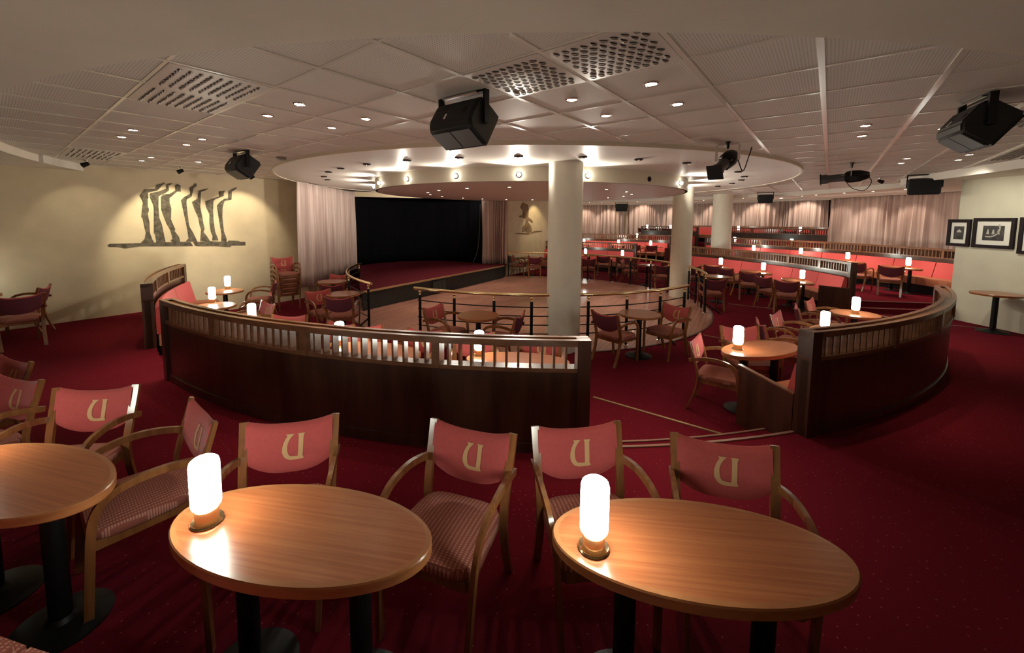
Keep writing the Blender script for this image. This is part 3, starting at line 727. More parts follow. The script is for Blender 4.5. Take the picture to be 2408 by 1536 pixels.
sl = ['bottom armchair of the stack by the cream wall', 'second armchair from the bottom of the stack by the wall', 'middle armchair of the stack by the cream wall', 'fourth armchair up in the stack by the cream wall', 'top armchair of the stack by the wall, emblem showing']
for i in range(5): AC(-5.46 + 0.014*i, 10.02 - 0.014*i, ZB + 0.115*i, 44, sl[i], 'stacked armchairs')

# ------------------------------------------------------------------ banquettes with slatted screens
def banquette(label, a0, a1, rb, zfloor, ztop, zback, bays, ends=(0, 0), seat=True, endpanel=(0, 0), slat_h=0.19, cushions=4, group='slatted benches'):
    """a0<a1 degrees; rb = outer radius of screen; zback = floor level behind the screen"""
    o = pol(rb-0.3, (a0+a1)/2, zfloor); t = thing('banquette', label, 'bench', o, 0, group)
    def B(mb, name, m, par=t, sm=35): 
        q = mb.build(name, m, par, smooth=sm, origin=o if par is t else None)
        q.location = (0, 0, 0); return q
    ri = rb-0.12; zs = ztop-0.055-slat_h; low = min(zfloor, zback)
    B(MB().arc(ri+0.03, rb-0.015, low+0.0, zs-0.03, a0, a1), 'panel', M_MAHOG)
    B(MB().arc(rb-0.016, rb-0.004, zback, zback+0.09, a0, a1), 'skirting', M_MAHOG)
    B(MB().arc(ri, rb, zs-0.035, zs, a0, a1), 'lower_rail', M_RAILW)
    zr = ztop
    B(MB().arc(ri-0.01, rb+0.01, zr-0.055, zr-0.022, a0, a1).arc(ri-0.012, ri+0.032, zr-0.024, zr, a0, a1).arc(rb-0.032, rb+0.012, zr-0.024, zr, a0, a1), 'top_rail', M_RAILW)
    da = (a1-a0)/bays; pw = math.degrees(0.035/rb)
    for k in range(bays):
        b = MB(); n = max(4, int(round(radians(da)*rb/0.098)))
        for i in range(1, n):
            a = a0 + da*k + da*i/n
            if abs(i-n/2.0) < -1: continue
            w = math.degrees(0.009/rb)
            b.arc(ri+0.02, rb-0.02, zs-0.002, zr-0.05, a-w, a+w, 5)
        B(b, 'slat_screen', M_RAILW, sm=0)
    for k in range(bays+1):
        a = a0 + da*k; w = pw*(1.6 if k in (0, bays) else 1.0); lo = low if k in (0, bays) else zs-0.03
        aa = a + (w if k == 0 else -w if k == bays else 0)
        B(MB().arc(ri-0.012, rb+0.012, lo, zr-0.001 if k in (0, bays) else zr-0.02, aa-w, aa+w, 5), 'post', M_RAILW if k not in (0, bays) else M_MAHOG, sm=0)
    if seat:
        dc = (a1-a0-1.0)/cushions; zt = zfloor+0.45
        for k in range(cushions):
            c0 = a0+0.5+dc*k+0.06; c1 = a0+0.5+dc*(k+1)-0.06
            b = MB()
            for (r0, r1, z0, z1) in ((ri-0.60, ri-0.04, zt-0.20, zt-0.02), (ri-0.585, ri-0.06, zt-0.03, zt)): b.arc(r0, r1, z0, z1, c0, c1)
            B(b, 'seat_cushion', M_BENCH)
            zb1 = zfloor + 0.88
            b = MB().arc(ri-0.185, ri-0.02, (zt-0.01, zt-0.01), (zb1-0.03, zb1-0.03), c0, c1)
            for i in range(len(b.v)):
                x, y, z = b.v[i]
                if z > zt+0.1:
                    d = Vector((x-CX, y-CY)); L = d.length
                    if L < ri-0.1: d *= (L+0.10)/L; b.v[i] = (CX+d.x, CY+d.y, z+0.03)
            B(b, 'back_cushion', M_REDB)
        B(MB().arc(ri-0.52, ri-0.05, zfloor, zt-0.2, a0+0.5, a1-0.5), 'plinth', M_MBLACK, sm=0)
        for s, a in ((0, a0), (1, a1)):
            if not endpanel[s]: continue
            w = math.degrees(0.02/rb); aa = a + (w if s == 0 else -w)
            b = MB().arc(ri-0.66, ri-0.02, (zfloor, zfloor), (zfloor+0.66, zfloor+0.60), aa-w, aa+w, 5)
            B(b, 'end_panel', M_MAHOG, sm=0)
            B(MB().arc(ri-0.67, ri-0.02, (zfloor+0.66, zfloor+0.60), (zfloor+0.675, zfloor+0.615), aa-w*1.2, aa+w*1.2, 5), 'end_panel_cap', M_RAILW, sm=0)
    return t
banquette('long dark slatted barrier with bench, curving across behind the close chairs', -126.4, -89.2, 8.12, ZB, 1.0, 0.0, 4, cushions=4)
banquette('short slatted bench with red back in the corner by the mural wall', -160.5, -138.2, 8.12, ZB, 1.0, 0.0, 3, cushions=3)
banquette('dark curved barrier with bench sweeping towards the framed-picture wall', -74.4, -38.6, 8.12, ZB, 1.0, 0.0, 4, cushions=4, endpanel=(1, 1))
banquette('long red bench under a slatted screen, ending in a wooden side panel', -10.8, 40.5, 8.12, ZB, 1.0, 0.0, 6, cushions=7, endpanel=(1, 1))
banquette('red bench under a slatted screen, past the big column', 51.0, 86.0, 8.12, ZB, 1.0, 0.0, 4, cushions=4, endpanel=(1, 0))
banquette('raised red bench with slatted screen reaching the framed-picture wall', -6.2, 41.5, 11.75, 0.0, 1.26, 0.25, 8, cushions=8)
banquette('raised red bench with slatted screen below the pleated curtain', 49.5, 78.0, 11.75, 0.0, 1.26, 0.25, 5, cushions=5, endpanel=(1, 0))
banquette('third tier bench with slatted screen under the far curtains', 14.0, 43.5, 15.45, 0.25, 1.66, 0.72, 6, cushions=6)
banquette('third tier bench with slatted screen between column and curtain edge', 48.5, 60.5, 15.45, 0.25, 1.66, 0.72, 3, cushions=3)
banquette('top tier red bench along the far curtains', 15.0, 53.0, 18.3, 0.72, 1.70, 0.72, 7, cushions=8, slat_h=0.06)
# low bench at the very front
t = thing('bench', 'dim striped bench seat at the lower photo corner, behind the close tables', 'bench', pol(10.7, -108, 0))
for k in range(6):
    a = -118.0 + k*5.0; q = MB().arc(10.36, 10.95, 0.26, 0.44, a+0.06, a+4.94).arc(10.38, 10.93, 0.43, 0.46, a+0.14, a+4.86).build('seat_cushion', M_SEAT, t, origin=pol(10.7, -108, 0)); q.location = (0, 0, 0)
q = MB().arc(10.45, 10.9, 0.0, 0.26, -118, -88).build('plinth', M_MBLACK, t, origin=pol(10.7, -108, 0)); q.location = (0, 0, 0)
q = MB().arc(10.93, 11.05, 0.4, 0.85, -118, -97).build('back_cushion', M_REDB, t, origin=pol(10.7, -108, 0)); q.location = (0, 0, 0)

# ------------------------------------------------------------------ brass railings
def railing(label, a0, a1, posts, R=4.55, braces=()):
    o = pol(R, (a0+a1)/2, ZB); t = thing('railing', label, 'railing', o, 0, 'brass railings')
    def B(mb, name, m, par=t):
        q = mb.build(name, m, par, origin=o); q.location = (0, 0, 0); return q
    n = max(4, int(abs(a1-a0)/2.5)); z = 0.715
    B(MB().tube([pol(R, a0+(a1-a0)*i/n, z) for i in range(n+1)], 0.030, 12), 'handrail', M_BRASS)
    m = max(4, int((posts[-1]-posts[0])/2.5))
    for k in range(4):
        zz = 0.50 - 0.155*k
        B(MB().tube([pol(R, posts[0]-0.6+(posts[-1]-posts[0]+1.2)*i/m, zz) for i in range(m+1)], 0.010, 6), 'crossbar', M_MBLACK)
    for a in posts:
        T = Matrix.Translation(pol(R, a, 0))
        p = B(MB().lathe([(0.026, ZB+0.02), (0.026, 0.60)], 16, T), 'post', M_MBLACK)
        B(MB().lathe([(0.0, 0.598), (0.022, 0.60), (0.014, 0.612), (0.014, 0.635), (0.024, 0.648), (0.027, 0.662), (0.022, 0.676), (0.012, 0.684), (0.012, 0.705), (0.0, 0.705)], 16, T), 'post_cap', M_BRASS, p)
        B(MB().lathe([(0.0, ZB+0.012), (0.058, ZB+0.012), (0.058, ZB+0.022), (0.03, ZB+0.04), (0.0, ZB+0.04)], 20, T), 'base_flange', M_CHROME, p)
    for a in braces:
        B(MB().tube([pol(R+0.02, a, ZB+0.24), pol(R+0.36, a, ZB+0.02)], 0.018, 8), 'brace', M_MBLACK)
    return t
railing('long brass-topped rail curving before the dance floor, behind the big column', -120.5, -48.5, [-118.8, -109.5, -100.2, -92.0, -79.5, -70.0, -60.0, -50.0], braces=(-60.0,))
railing('short brass-topped side rail by the pale shiny table', -22.0, 0.5, [-21.0, -14.0, -7.0, -0.5], braces=(-21.0, -0.5))
railing('far brass-topped rail on the opposite side of the dance floor', 12.0, 97.0, [13.5, 24.0, 35.0, 45.0, 57.0, 76.0, 86.5, 96.5], R=4.52, braces=(45.0, 57.0))
railing('short brass-topped rail curving into the stage corner', -182.0, -133.5, [-180.0, -167.0, -151.0, -135.0], R=4.75, braces=(-135.0,))

# ------------------------------------------------------------------ lights built as objects
def spot(loc, target, energy, size, blend=0.5, col=(1, 0.78, 0.5), r=0.03):
    d = bpy.data.lights.new('spot_light', 'SPOT'); d.energy = energy; d.spot_size = radians(size); d.spot_blend = blend; d.color = col; d.shadow_soft_size = r
    o = bpy.data.objects.new('spot_light', d); COL.objects.link(o); o.location = loc
    o.rotation_euler = (Vector(target)-Vector(loc)).to_track_quat('-Z', 'Y').to_euler(); return o
def point(loc, energy, col=(1, 0.9, 0.75), r=0.05):
    d = bpy.data.lights.new('point_light', 'POINT'); d.energy = energy; d.color = col; d.shadow_soft_size = r
    o = bpy.data.objects.new('point_light', d); COL.objects.link(o); o.location = loc; return o
def make_down():
    t = thing('downlight', 'downlight', 'ceiling light')
    MB().lathe([(0.040, 0.0), (0.054, 0.0), (0.056, -0.006), (0.050, -0.012), (0.042, -0.008), (0.040, 0.0)], 24).build('rim', M_CHROME, t)
    MB().lathe([(0.0, -0.004), (0.040, -0.004), (0.036, -0.009), (0.0, -0.012)], 24).build('lens', M_DOWN, t)
    return t
DL = make_down()
DWATT = 30.0
cells = [((0, 0), 'warm ceiling downlight beside the long double vent panel, brightest one'), ((-1, 0), 'warm ceiling downlight at the corner of the long double vent panel'),
 ((0, 1), 'warm ceiling downlight just before the biggest hanging loudspeaker'), ((-1, 1), 'warm ceiling downlight between the biggest loudspeaker and the long vent panel'),
 ((-4, -1), 'upper warm downlight of the pair above the cream wall mural'), ((-5, -1), 'lower warm downlight of the pair above the cream wall mural'),
 ((-4, 0), 'upper warm downlight of the pair in front of the seven-figure mural'), ((-5, 0), 'lower warm downlight of the pair in front of the seven-figure mural'),
 ((-8, 0), 'upper downlight of the far pair close to the mural wall'), ((-9, 0), 'lower downlight of the far pair close to the mural wall'), ((-8, 1), 'single far downlight near the loudspeaker by the mural wall'),
 ((4, 2), 'warm downlight just below the large droplet vent panel'), ((3, 2), 'warm downlight below the joint of the two droplet vent panels'),
 ((4, 3), 'warm downlight one tile further than the one below the large droplet vent'), ((3, 3), 'warm downlight above the ring over the dance floor'),
 ((6, 6), 'upper downlight of the pair past the wide ceiling strip'), ((6, 7), 'lower downlight of the pair past the wide ceiling strip'), ((7, 7), 'downlight touching the edge of the dark tilted loudspeaker'),
 ((7, 11), 'upper downlight of the pair over the hanging stage spotlight'), ((7, 12), 'lower downlight of the pair over the hanging stage spotlight'),
 ((8, 11), 'upper downlight of the pair below the dark tilted loudspeaker'), ((8, 12), 'lower downlight of the pair below the dark tilted loudspeaker')]
for (i, j), l in cells:
    p = grid(i+0.5, j+0.5, HC); place(DL, p, 0, l, 'ceiling downlights')
    spot(p-Vector((0, 0, 0.03)), p-Vector((0, 0, 3)), DWATT*1.2, 64, 0.9)
ordn = ['first', 'second', 'third', 'fourth', 'fifth', 'sixth', 'seventh', 'eighth', 'ninth', 'tenth', 'eleventh', 'twelfth', 'thirteenth', 'fourteenth', 'fifteenth', 'sixteenth', 'seventeenth']
da = [-163.7, -143.5, -122.5, -101.4, -53.6, -34, -14.2, 6.5, 24.5, 84.1, 102.8, 120.9, 137, 158.2, 177.4]
for k, a in enumerate(da):
    p = pol(2.75, a, 2.69); place(DL, p, 0, 'tiny downlight under the hanging drum, %s counting round from the stage' % ordn[k], 'drum downlights')
    spot(p-Vector((0, 0, 0.03)), p-Vector((0, 0, 3)), DWATT*1.6, 95, 0.7, col=(1, 0.82, 0.62))
sd = [(9.95, -3.1), (9.91, 2.2), (9.75, 6.6), (9.8, 12.4), (10.0, 16.2), (10.7, 19.5), (10.4, 22.1), (9.6, 27.5), (9.7, 37.5), (10.6, 47.7), (9.7, 55), (10.5, 63.8), (9.8, 65.2), (9.8, 68.8)]
for k, (r, a) in enumerate(sd):
    p = pol(r, a, 2.88); place(DL, p, 0, 'tiny far downlight in the outer soffit, %s counting from the framed-picture wall' % ordn[k], 'soffit downlights')
    spot(p-Vector((0, 0, 0.03)), p-Vector((0, 0, 3)), DWATT*2.2, 105, 0.7, col=(1, 0.80, 0.58))
# bare bulbs on the drum face
def make_bulb():
    t = thing('drum_wall_light', 'bulb', 'light')
    MB().lathe([(0.0, 0.0), (0.05, 0.0), (0.05, 0.012), (0.038, 0.02), (0.0, 0.02)], 20, Matrix.Rotation(pi/2, 4, 'Y')).build('socket', M_CHROME, t)
    MB().lathe([(0.0, 0.018), (0.028, 0.024), (0.036, 0.042), (0.028, 0.062), (0.0, 0.070)], 20, Matrix.Rotation(pi/2, 4, 'Y')).build('bulb', M_BULB, t)
    return t
BU = make_bulb()
seen = {-148.5: 'small glowing bulb at the stage end of the drum face', -130: 'glowing bulb on the drum face, second from the stage end', -112.4: 'glowing bulb on the drum face above the stage backdrop', -95.4: 'brightest starry bulb in the middle of the drum face', -77.7: 'glowing bulb on the drum face, half behind the big column', -40.0: 'glowing bulb at the rear end of the drum face', -166: 'bulb on the drum face just out of sight by the stage', -22: 'bulb on the drum face just out of sight by the second column'}
for a, l in seen.items():
    place(BU, pol(4.05, a, 2.80), R_(a), l, 'drum face bulbs')
    spot(pol(4.15, a, 2.80), pol(6.0, a, 2.97), 120.0 if abs(a+95.4) < 1 else 55.0, 140, 0.7, col=(1, 0.90, 0.76), r=0.02)
for a in (-4, 14, 32, 50, 120, 138, 156, 176): spot(pol(4.15, a, 2.80), pol(6.0, a, 2.97), 55.0, 140, 0.7, col=(1, 0.90, 0.76), r=0.02)
o = MB().lathe([(0.0, 0.0), (0.05, 0.0), (0.05, 0.012), (0.038, 0.02), (0.0, 0.02)], 20, Matrix.Rotation(pi/2, 4, 'Y')).build('empty_bulb_socket', M_FRAME)
o.location = pol(4.05, -57.7, 2.80); o.rotation_euler = (0, 0, R_(-57.7)); tag(o, 'dark empty bulb socket on the drum face past the big column', 'light socket')
def make_slot():
    t = thing('ring_downlight', 'slot', 'ceiling light')
    MB().lathe([(0.0, -0.002), (0.07, -0.002), (0.072, -0.008), (0.06, -0.02), (0.0, -0.02)], 20).build('rim', M_MBLACK, t)
    MB().lathe([(0.0, -0.019), (0.03, -0.019), (0.025, -0.03), (0.0, -0.032)], 16, Matrix.Translation((0.035, 0, 0))).build('lamp_tip', M_CHROME, t)
    return t
SLT = make_slot()
for k, a in enumerate((-166, -157, -145.4, -136.6, -126.1, -115.5, -105, -94.7, -83.9, -73.7, -62.8, -41.7, -30.2, -21.3, -11.4, -1.6)):
    place(SLT, pol(5.18, a, 2.955), R_(a), 'small unlit fitting under the ceiling ring, %s counting round from the stage' % ordn[k], 'ring fittings')

# ------------------------------------------------------------------ air vents
def vent(label, p0, q0, np_, nq, seed, rows=10, per=9, style=0, off=0.005):
    c = grid(p0+np_/2, q0+nq/2, HC-off); t = thing('ceiling_vent', label, 'vent', c, YAW, 'ceiling vents')
    sx, sy = np_*TS-0.03, nq*TS-0.03
    MB().box((0, 0, 0), (sx, sy, 0.012), bev=0.004).build('plate', M_VENT, t)
    holes = MB(); cups = MB(); rnd = random.Random(seed)
    nx, ny = per*np_, per*nq
    for i in range(nx):
        for j in range(ny):
            if style and abs(i/(nx-1)-0.5) < 0.04: continue
            x = -sx/2+0.04 + (sx-0.08)*(i+0.5*(j % 2)*(1-style)+0.25)/nx; y = -sy/2+0.04+(sy-0.08)*(j+0.5)/ny
            ang = rnd.uniform(-0.3, 0.3)
            T = Matrix.Translation((x, y, -0.0075)) @ Matrix.Rotation(ang + (0.9 if not style else 0.2), 4, 'Z')
            w, h = (0.025, 0.0085) if not style else (0.020, 0.009)
            holes.add([(w*cos(2*pi*k/14), h*sin(2*pi*k/14), 0) for k in range(14)], [tuple(range(14))], T)
            vs = []; fs = []
            for l in range(5):
                f = l/4*pi/2
                for k in range(9):
                    a_ = -0.15 + (pi+0.3)*k/8; vs.append((w*cos(f)*cos(a_)*1.05, h*1.7*cos(f)*sin(a_), -0.014*sin(f)))
            for l in range(4):
                for k in range(8): fs.append((l*9+k, l*9+k+1, (l+1)*9+k+1, (l+1)*9+k))
            cups.add(vs, fs, T)
    holes.build('slot_grille', M_VENTHOLE, t, smooth=0); cups.build('grille', mat('vent_scoop', (0.80, 0.76, 0.70), 0.14, 0.15, spec=0.8), t, smooth=60)
    return t
vent('droplet-pattern vent panel next to the biggest loudspeaker', 3, 1, 1, 1, 1)
vent('larger droplet-pattern vent panel cut by the lower soffit edge', 4, 1, 1, 1, 2)
vent('long double vent panel with dark oval slots over the cream wall side', -1, -1, 2, 1, 3, style=1)
vent('small distant vent panel near the end of the mural wall', -9, -1, 2, 1, 4, style=1)
vent('vent panel behind the dark tilted loudspeaker', 8, 6, 1, 2, 5, style=1)
vent('vent panel at the photo edge below the dark tilted loudspeaker', 9, 10, 1, 3, 6, style=1)

# ------------------------------------------------------------------ loudspeakers
def speaker(label, x, y, ztop, yaw, s=1.0, tilt=28, drop=0.06):
    """faces local -Y; yaw turns it"""
    t = thing('loudspeaker', label, 'loudspeaker', (x, y, ztop+0.004), yaw, 'hanging loudspeakers')
    w, h, d = 0.46*s, 0.30*s, 0.27*s
    piv = Vector((0, 0, -drop-0.165*s)); Rm = Matrix.Translation(piv) @ Matrix.Rotation(R_(tilt), 4, 'X')
    prof = [(-d/2, -h/2), (-d/2, h/2), (d/2-0.05*s, h/2), (d/2, h/2-0.06*s), (d/2, -h/2+0.06*s), (d/2-0.05*s, -h/2)]
    bm = bmesh.new(); a = [bm.verts.new((-w/2, p[0], p[1])) for p in prof]; c = [bm.verts.new((w/2, p[0], p[1])) for p in prof]
    bm.faces.new(a); bm.faces.new(c[::-1])
    for i in range(6): bm.faces.new((a[i], c[i], c[(i+1) % 6], a[(i+1) % 6]))
    bmesh.ops.recalc_face_normals(bm, faces=bm.faces[:])
    bmesh.ops.bevel(bm, geom=bm.edges[:], offset=0.018*s, segments=3, affect='EDGES'); bm.verts.index_update()
    MB().add([v.co for v in bm.verts], [[v.index for v in f.verts] for f in bm.faces], Rm).build('cabinet', M_PLASTIC, t); bm.free()
    b = MB()
    for sx in (-1, 1): b.box((sx*w*0.228, -0.015*s, -h/2-0.002), (w*0.43, d*0.66, 0.008), Rm)
    b.build('base_panel', M_PLASTICG, t, smooth=0)
    MB().box((0, -d/2-0.004, 0), (w*0.9, 0.012, h*0.88), Rm, bev=0.004).build('grille', M_MBLACK, t)
    b = MB()
    for i in range(5): b.box((w*0.28, d/2-0.004, h*0.22-i*h*0.11), (w*0.26, 0.012, 0.012), Rm)
    b.box((-w*0.28, d/2, -h*0.02), (0.035, 0.01, 0.035), Rm)
    b.build('rib_pattern', M_MBLACK, t, smooth=0)
    MB().box((w*0.12, d/2+0.001, -h*0.15), (0.018*s, 0.006, 0.05*s), Rm).build('badge', M_WHITEM, t)
    b = MB().box((0, 0, -0.011), (w*1.06, 0.05*s, 0.022))
    for sx in (-1, 1): b.box((sx*w*0.53, 0, (piv.z-0.03)/2), (0.022, 0.05*s, abs(piv.z)+0.03))
    b.build('bracket', M_MBLACK, t, smooth=0)
    MB().box((0, 0.03*s, -0.02), (w*0.8, 0.03*s, 0.012)).build('bracket_plate', M_CHROME, t)
    return t
def aim(x, y): return atan2(CX-x, -(CY-y))   # local -Y towards the room centre
speaker('big black loudspeaker hanging in the middle, seen from behind', -0.36, 3.40, HC, R_(142), 1.02, 32)
speaker('black loudspeaker hanging before the seven-figure mural', -4.03, 6.30, HC, R_(142), 1.0, 34)
speaker('dark tilted loudspeaker at the photo edge near the vents', 3.82, 3.42, HC, R_(62), 0.98, 36)
speaker('black loudspeaker hanging before the long side curtain', 8.75, 8.66, HC, R_(-45), 1.08, 10, 0.07)
speaker('far black loudspeaker past the third column', 8.95, 14.25, HC, R_(-32), 0.95, 8, 0.07)
speaker('smallest far loudspeaker above the narrow cream wall strip', 5.62, 20.1, 2.88, R_(-15), 1.2, 6, 0.06)
b = MB().tube(spline([(-0.26, 3.44, 2.97), (-0.30, 3.34, 2.90), (-0.30, 3.26, 2.84), (-0.27, 3.24, 2.80), (-0.31, 3.25, 2.77), (-0.30, 3.26, 2.84)]), 0.005, 6)
tag(b.build('safety_wire', M_CHROME, origin=(-0.26, 3.44, 2.97)), 'thin pale safety wire looped behind the big loudspeaker', 'wire')

# ------------------------------------------------------------------ stage spotlights
def stage_spot(label, x, y, yaw, tilt, s=1.0, loop=False):
    t = thing('stage_spotlight', label, 'spotlight', (x, y, HC), yaw, 'stage spotlights')
    hz = -0.235*s
    Rm = Matrix.Translation((0, 0, hz)) @ Matrix.Rotation(R_(tilt), 4, 'X')
    RX = Rm @ Matrix.Rotation(pi/2, 4, 'X')      # lathe axis -> local -Y
    MB().lathe([(0.0, 0.06*s), (0.060*s, 0.06*s), (0.064*s, 0.12*s), (0.064*s, 0.30*s), (0.078*s, 0.32*s), (0.080*s, 0.40*s), (0.066*s, 0.40*s), (0.060*s, 0.36*s), (0.0, 0.36*s)], 20, RX).build('lens_tube', M_PLASTICG, t)
    MB().lathe([(0.0, -0.24*s), (0.045*s, -0.24*s), (0.06*s, -0.22*s), (0.098*s, -0.12*s), (0.105*s, -0.02*s), (0.098*s, 0.05*s), (0.07*s, 0.085*s), (0.0, 0.09*s)], 10, RX).build('housing', M_MBLACK, t)
    MB().box((0, -0.41*s, 0), (0.18*s, 0.012, 0.18*s), Rm).build('colour_frame', M_MBLACK, t)
    for a in (0.4, 1.9, 3.5, 5.0): MB().box((0.085*s*cos(a), -0.10*s, 0.085*s*sin(a)), (0.03, 0.05, 0.006), Rm).build('shutter_blade', M_CHROME, t, smooth=0)
    MB().tube([(-0.135*s, 0, hz), (-0.135*s, 0, -0.05), (-0.12*s, 0, -0.03), (0.12*s, 0, -0.03), (0.135*s, 0, -0.05), (0.135*s, 0, hz)], 1, rect=(0.028*s, 0.008), up=(0, 1, 0)).build('yoke', M_CHROME, t, smooth=0)
    MB().lathe([(0.0, -0.09), (0.014, -0.085), (0.02, -0.03), (0.03, 0.0), (0.0, 0.0)], 12).build('hanging_clamp', M_MBLACK, t)
    if loop: MB().tube(spline([Rm @ Vector((0, 0.22*s, -0.02)), Rm @ Vector((0.01, 0.26*s, -0.12*s)), Rm @ Vector((0.02, 0.17*s, -0.25*s)), Rm @ Vector((0.02, 0.02*s, -0.20*s)), Rm @ Vector((0.02, -0.06*s, -0.09*s))]), 0.006, 6).build('cable', M_MBLACK, t)
    else: MB().tube(spline([Rm @ Vector((0, 0.22*s, -0.02)), Rm @ Vector((0, 0.34*s, -0.10*s)), Vector((0.05, 0.42*s, hz-0.10*s)), Vector((0.08, 0.52*s, hz+0.1)), Vector((0.1, 0.55*s, -0.01))]), 0.007, 6).build('cable', M_MBLACK, t)
    return t
stage_spot('stage spotlight on silvery yoke over the second column', 2.80, 5.28, R_(-48), 26, 1.0)
stage_spot('dark stage spotlight pointing level past the wide ceiling strip', 5.86, 7.05, R_(230), 4, 1.0, True)

# ------------------------------------------------------------------ small ceiling fittings
o = MB().lathe([(0.0, 0.0), (0.075, 0.0), (0.075, -0.03), (0.05, -0.05), (0.0, -0.055)], 24).build('smoke_detector', mat('detector_plastic', (0.25, 0.23, 0.2), 0.5)); o.location = (-3.72, 6.85, HC); tag(o, 'grey round smoke detector beside the ceiling ring', 'smoke detector')
def make_wallwash():
    t = thing('wall_washer', 'wall washer', 'spotlight')
    MB().lathe([(0.0, 0.0), (0.045, 0.0), (0.045, -0.02), (0.01, -0.03), (0.01, -0.07), (0.0, -0.07)], 16).build('mount', M_CHROME, t)
    MB().lathe([(0.0, -0.05), (0.03, -0.05), (0.045, 0.05), (0.035, 0.055), (0.0, 0.04)], 16, Matrix.Translation((0, 0, -0.085)) @ Matrix.Rotation(R_(115), 4, 'X')).build('head', M_MBLACK, t)
    return t
WW = make_wallwash()
wn = Vector((W1D.y, -W1D.x))
for (x, y, l, e) in ((-7.42, 7.30, 'small spot fitting by the mural wall above the dim wall end', 12), (-6.50, 8.25, 'small spot fitting right over the seven-figure mural', 150), (-5.76, 9.35, 'small spot fitting by the wall behind the mural-side loudspeaker', 110), (8.45, 9.35, 'small spot fitting beside the long side curtain', 0)):
    place(WW, (x, y, HC if x < 0 else HC), aim(x, y)+pi, l, 'small ceiling spots')
    if e:
        p = Vector((x, y)); d = (p-Vector(W1A)).dot(W1D); tgt = Vector(W1A) + W1D*(d+0.1)
        spot((x, y, HC-0.12), (tgt.x, tgt.y, 1.75), e*1.7, 74, 0.45, col=(1, 0.86, 0.60))

# ------------------------------------------------------------------ murals
def ray_dir(px, py): return fw + rt*((px-1190.5)/960.5) - up*((py-601)/960.5)
def on_wall(px, py, p0, d):
    n = Vector((-d.y, d.x)); r = ray_dir(px, py); k = (p0.x*n.x + p0.y*n.y)/(r.x*n.x + r.y*n.y); e = r*k
    s = (Vector((e.x, e.y))-p0).dot(d); return s, e.z + EYE
def mural(name, polys, p0, d, nrm, m, label, cat, x0, y0, sc):
    p0 = Vector(p0); P = [[on_wall(x0+x/sc, y0+y/sc, p0, d) for x, y in po] for po in polys]
    sc_ = sum(s for po in P for s, z in po)/sum(len(po) for po in P); zc = min(z for po in P for s, z in po)
    M3 = Matrix(((d.x, 0, nrm.x, 0), (d.y, 0, nrm.y, 0), (0, 1, 0, 0), (0, 0, 0, 1)))
    b = MB()
    for po in P:
        b.prism([(s-sc_, z-zc) for s, z in po], 0.002, 0.010, M3)
    o = b.build(name, m, smooth=0); e = p0 + d*sc_; o.location = (e.x, e.y, zc); tag(o, label, cat); return o
figs = [
 [(610,1010),(640,985),(670,950),(692,850),(660,720),(640,620),(618,600),(640,405),(650,400),(635,350),(590,265),(660,170),(830,160),(860,95),(930,85),(965,62),(992,72),(940,110),(870,190),(720,220),(728,300),(715,330),(720,440),(735,480),(730,530),(715,545),(745,690),(750,850),(790,960),(822,1010)],
 [(845,1005),(855,985),(835,870),(815,860),(815,460),(800,400),(750,290),(750,240),(780,225),(880,205),(1005,160),(1010,95),(1050,78),(1112,72),(1070,100),(1045,105),(1050,190),(1000,225),(888,280),(885,440),(900,620),(940,720),(960,820),(985,940),(998,1005)],
 [(1080,975),(1110,945),(1070,800),(1010,700),(930,490),(925,290),(960,250),(1060,240),(1150,190),(1145,110),(1185,85),(1240,115),(1230,130),(1238,205),(1180,205),(1110,265),(1060,310),(1062,380),(1088,470),(1082,640),(1150,800),(1140,825),(1210,920),(1228,1000),(1100,990)],
 [(1315,985),(1360,945),(1345,830),(1310,660),(1270,480),(1240,340),(1290,290),(1385,240),(1380,140),(1445,105),(1440,80),(1480,75),(1490,115),(1440,150),(1405,285),(1330,330),(1325,380),(1345,560),(1365,720),(1380,770),(1430,850),(1498,990)],
 [(1545,975),(1560,800),(1535,740),(1515,620),(1460,500),(1410,370),(1500,315),(1515,190),(1590,170),(1675,150),(1640,180),(1555,210),(1540,440),(1575,605),(1590,700),(1612,790),(1595,840),(1650,910),(1700,990)],
 [(1730,970),(1740,900),(1710,835),(1690,700),(1690,560),(1640,460),(1620,360),(1750,310),(1840,280),(1838,200),(1940,195),(1915,215),(1910,275),(1780,325),(1750,350),(1745,500),(1750,640),(1775,830),(1828,970)],
 [(1875,990),(1880,880),(1860,760),(1835,610),(1808,425),(1850,370),(1920,320),(1980,310),(1985,200),(2040,165),(2125,135),(2100,165),(2040,210),(2035,330),(1925,355),(1895,450),(1890,600),(1905,740),(1915,830),(1955,940),(1955,1000)],
 [(90,1050),(120,1025),(400,1020),(800,1010),(1230,995),(1390,998),(1430,1060),(1200,1060),(800,1062),(600,1060),(360,1095),(250,1070),(120,1070)],
 [(1430,1000),(1700,985),(1970,1000),(1990,975),(2150,980),(2165,995),(2250,995),(2255,1050),(2040,1050),(2010,1075),(1820,1060),(1475,1060)]]
w1n = Vector((W1D.y, -W1D.x))
mural('figure_mural', figs, W1A, W1D, w1n, M_MURAL, 'dark mural of seven bent stick-like figures on a bar, on the cream wall', 'mural', 240, 420, 6.689)
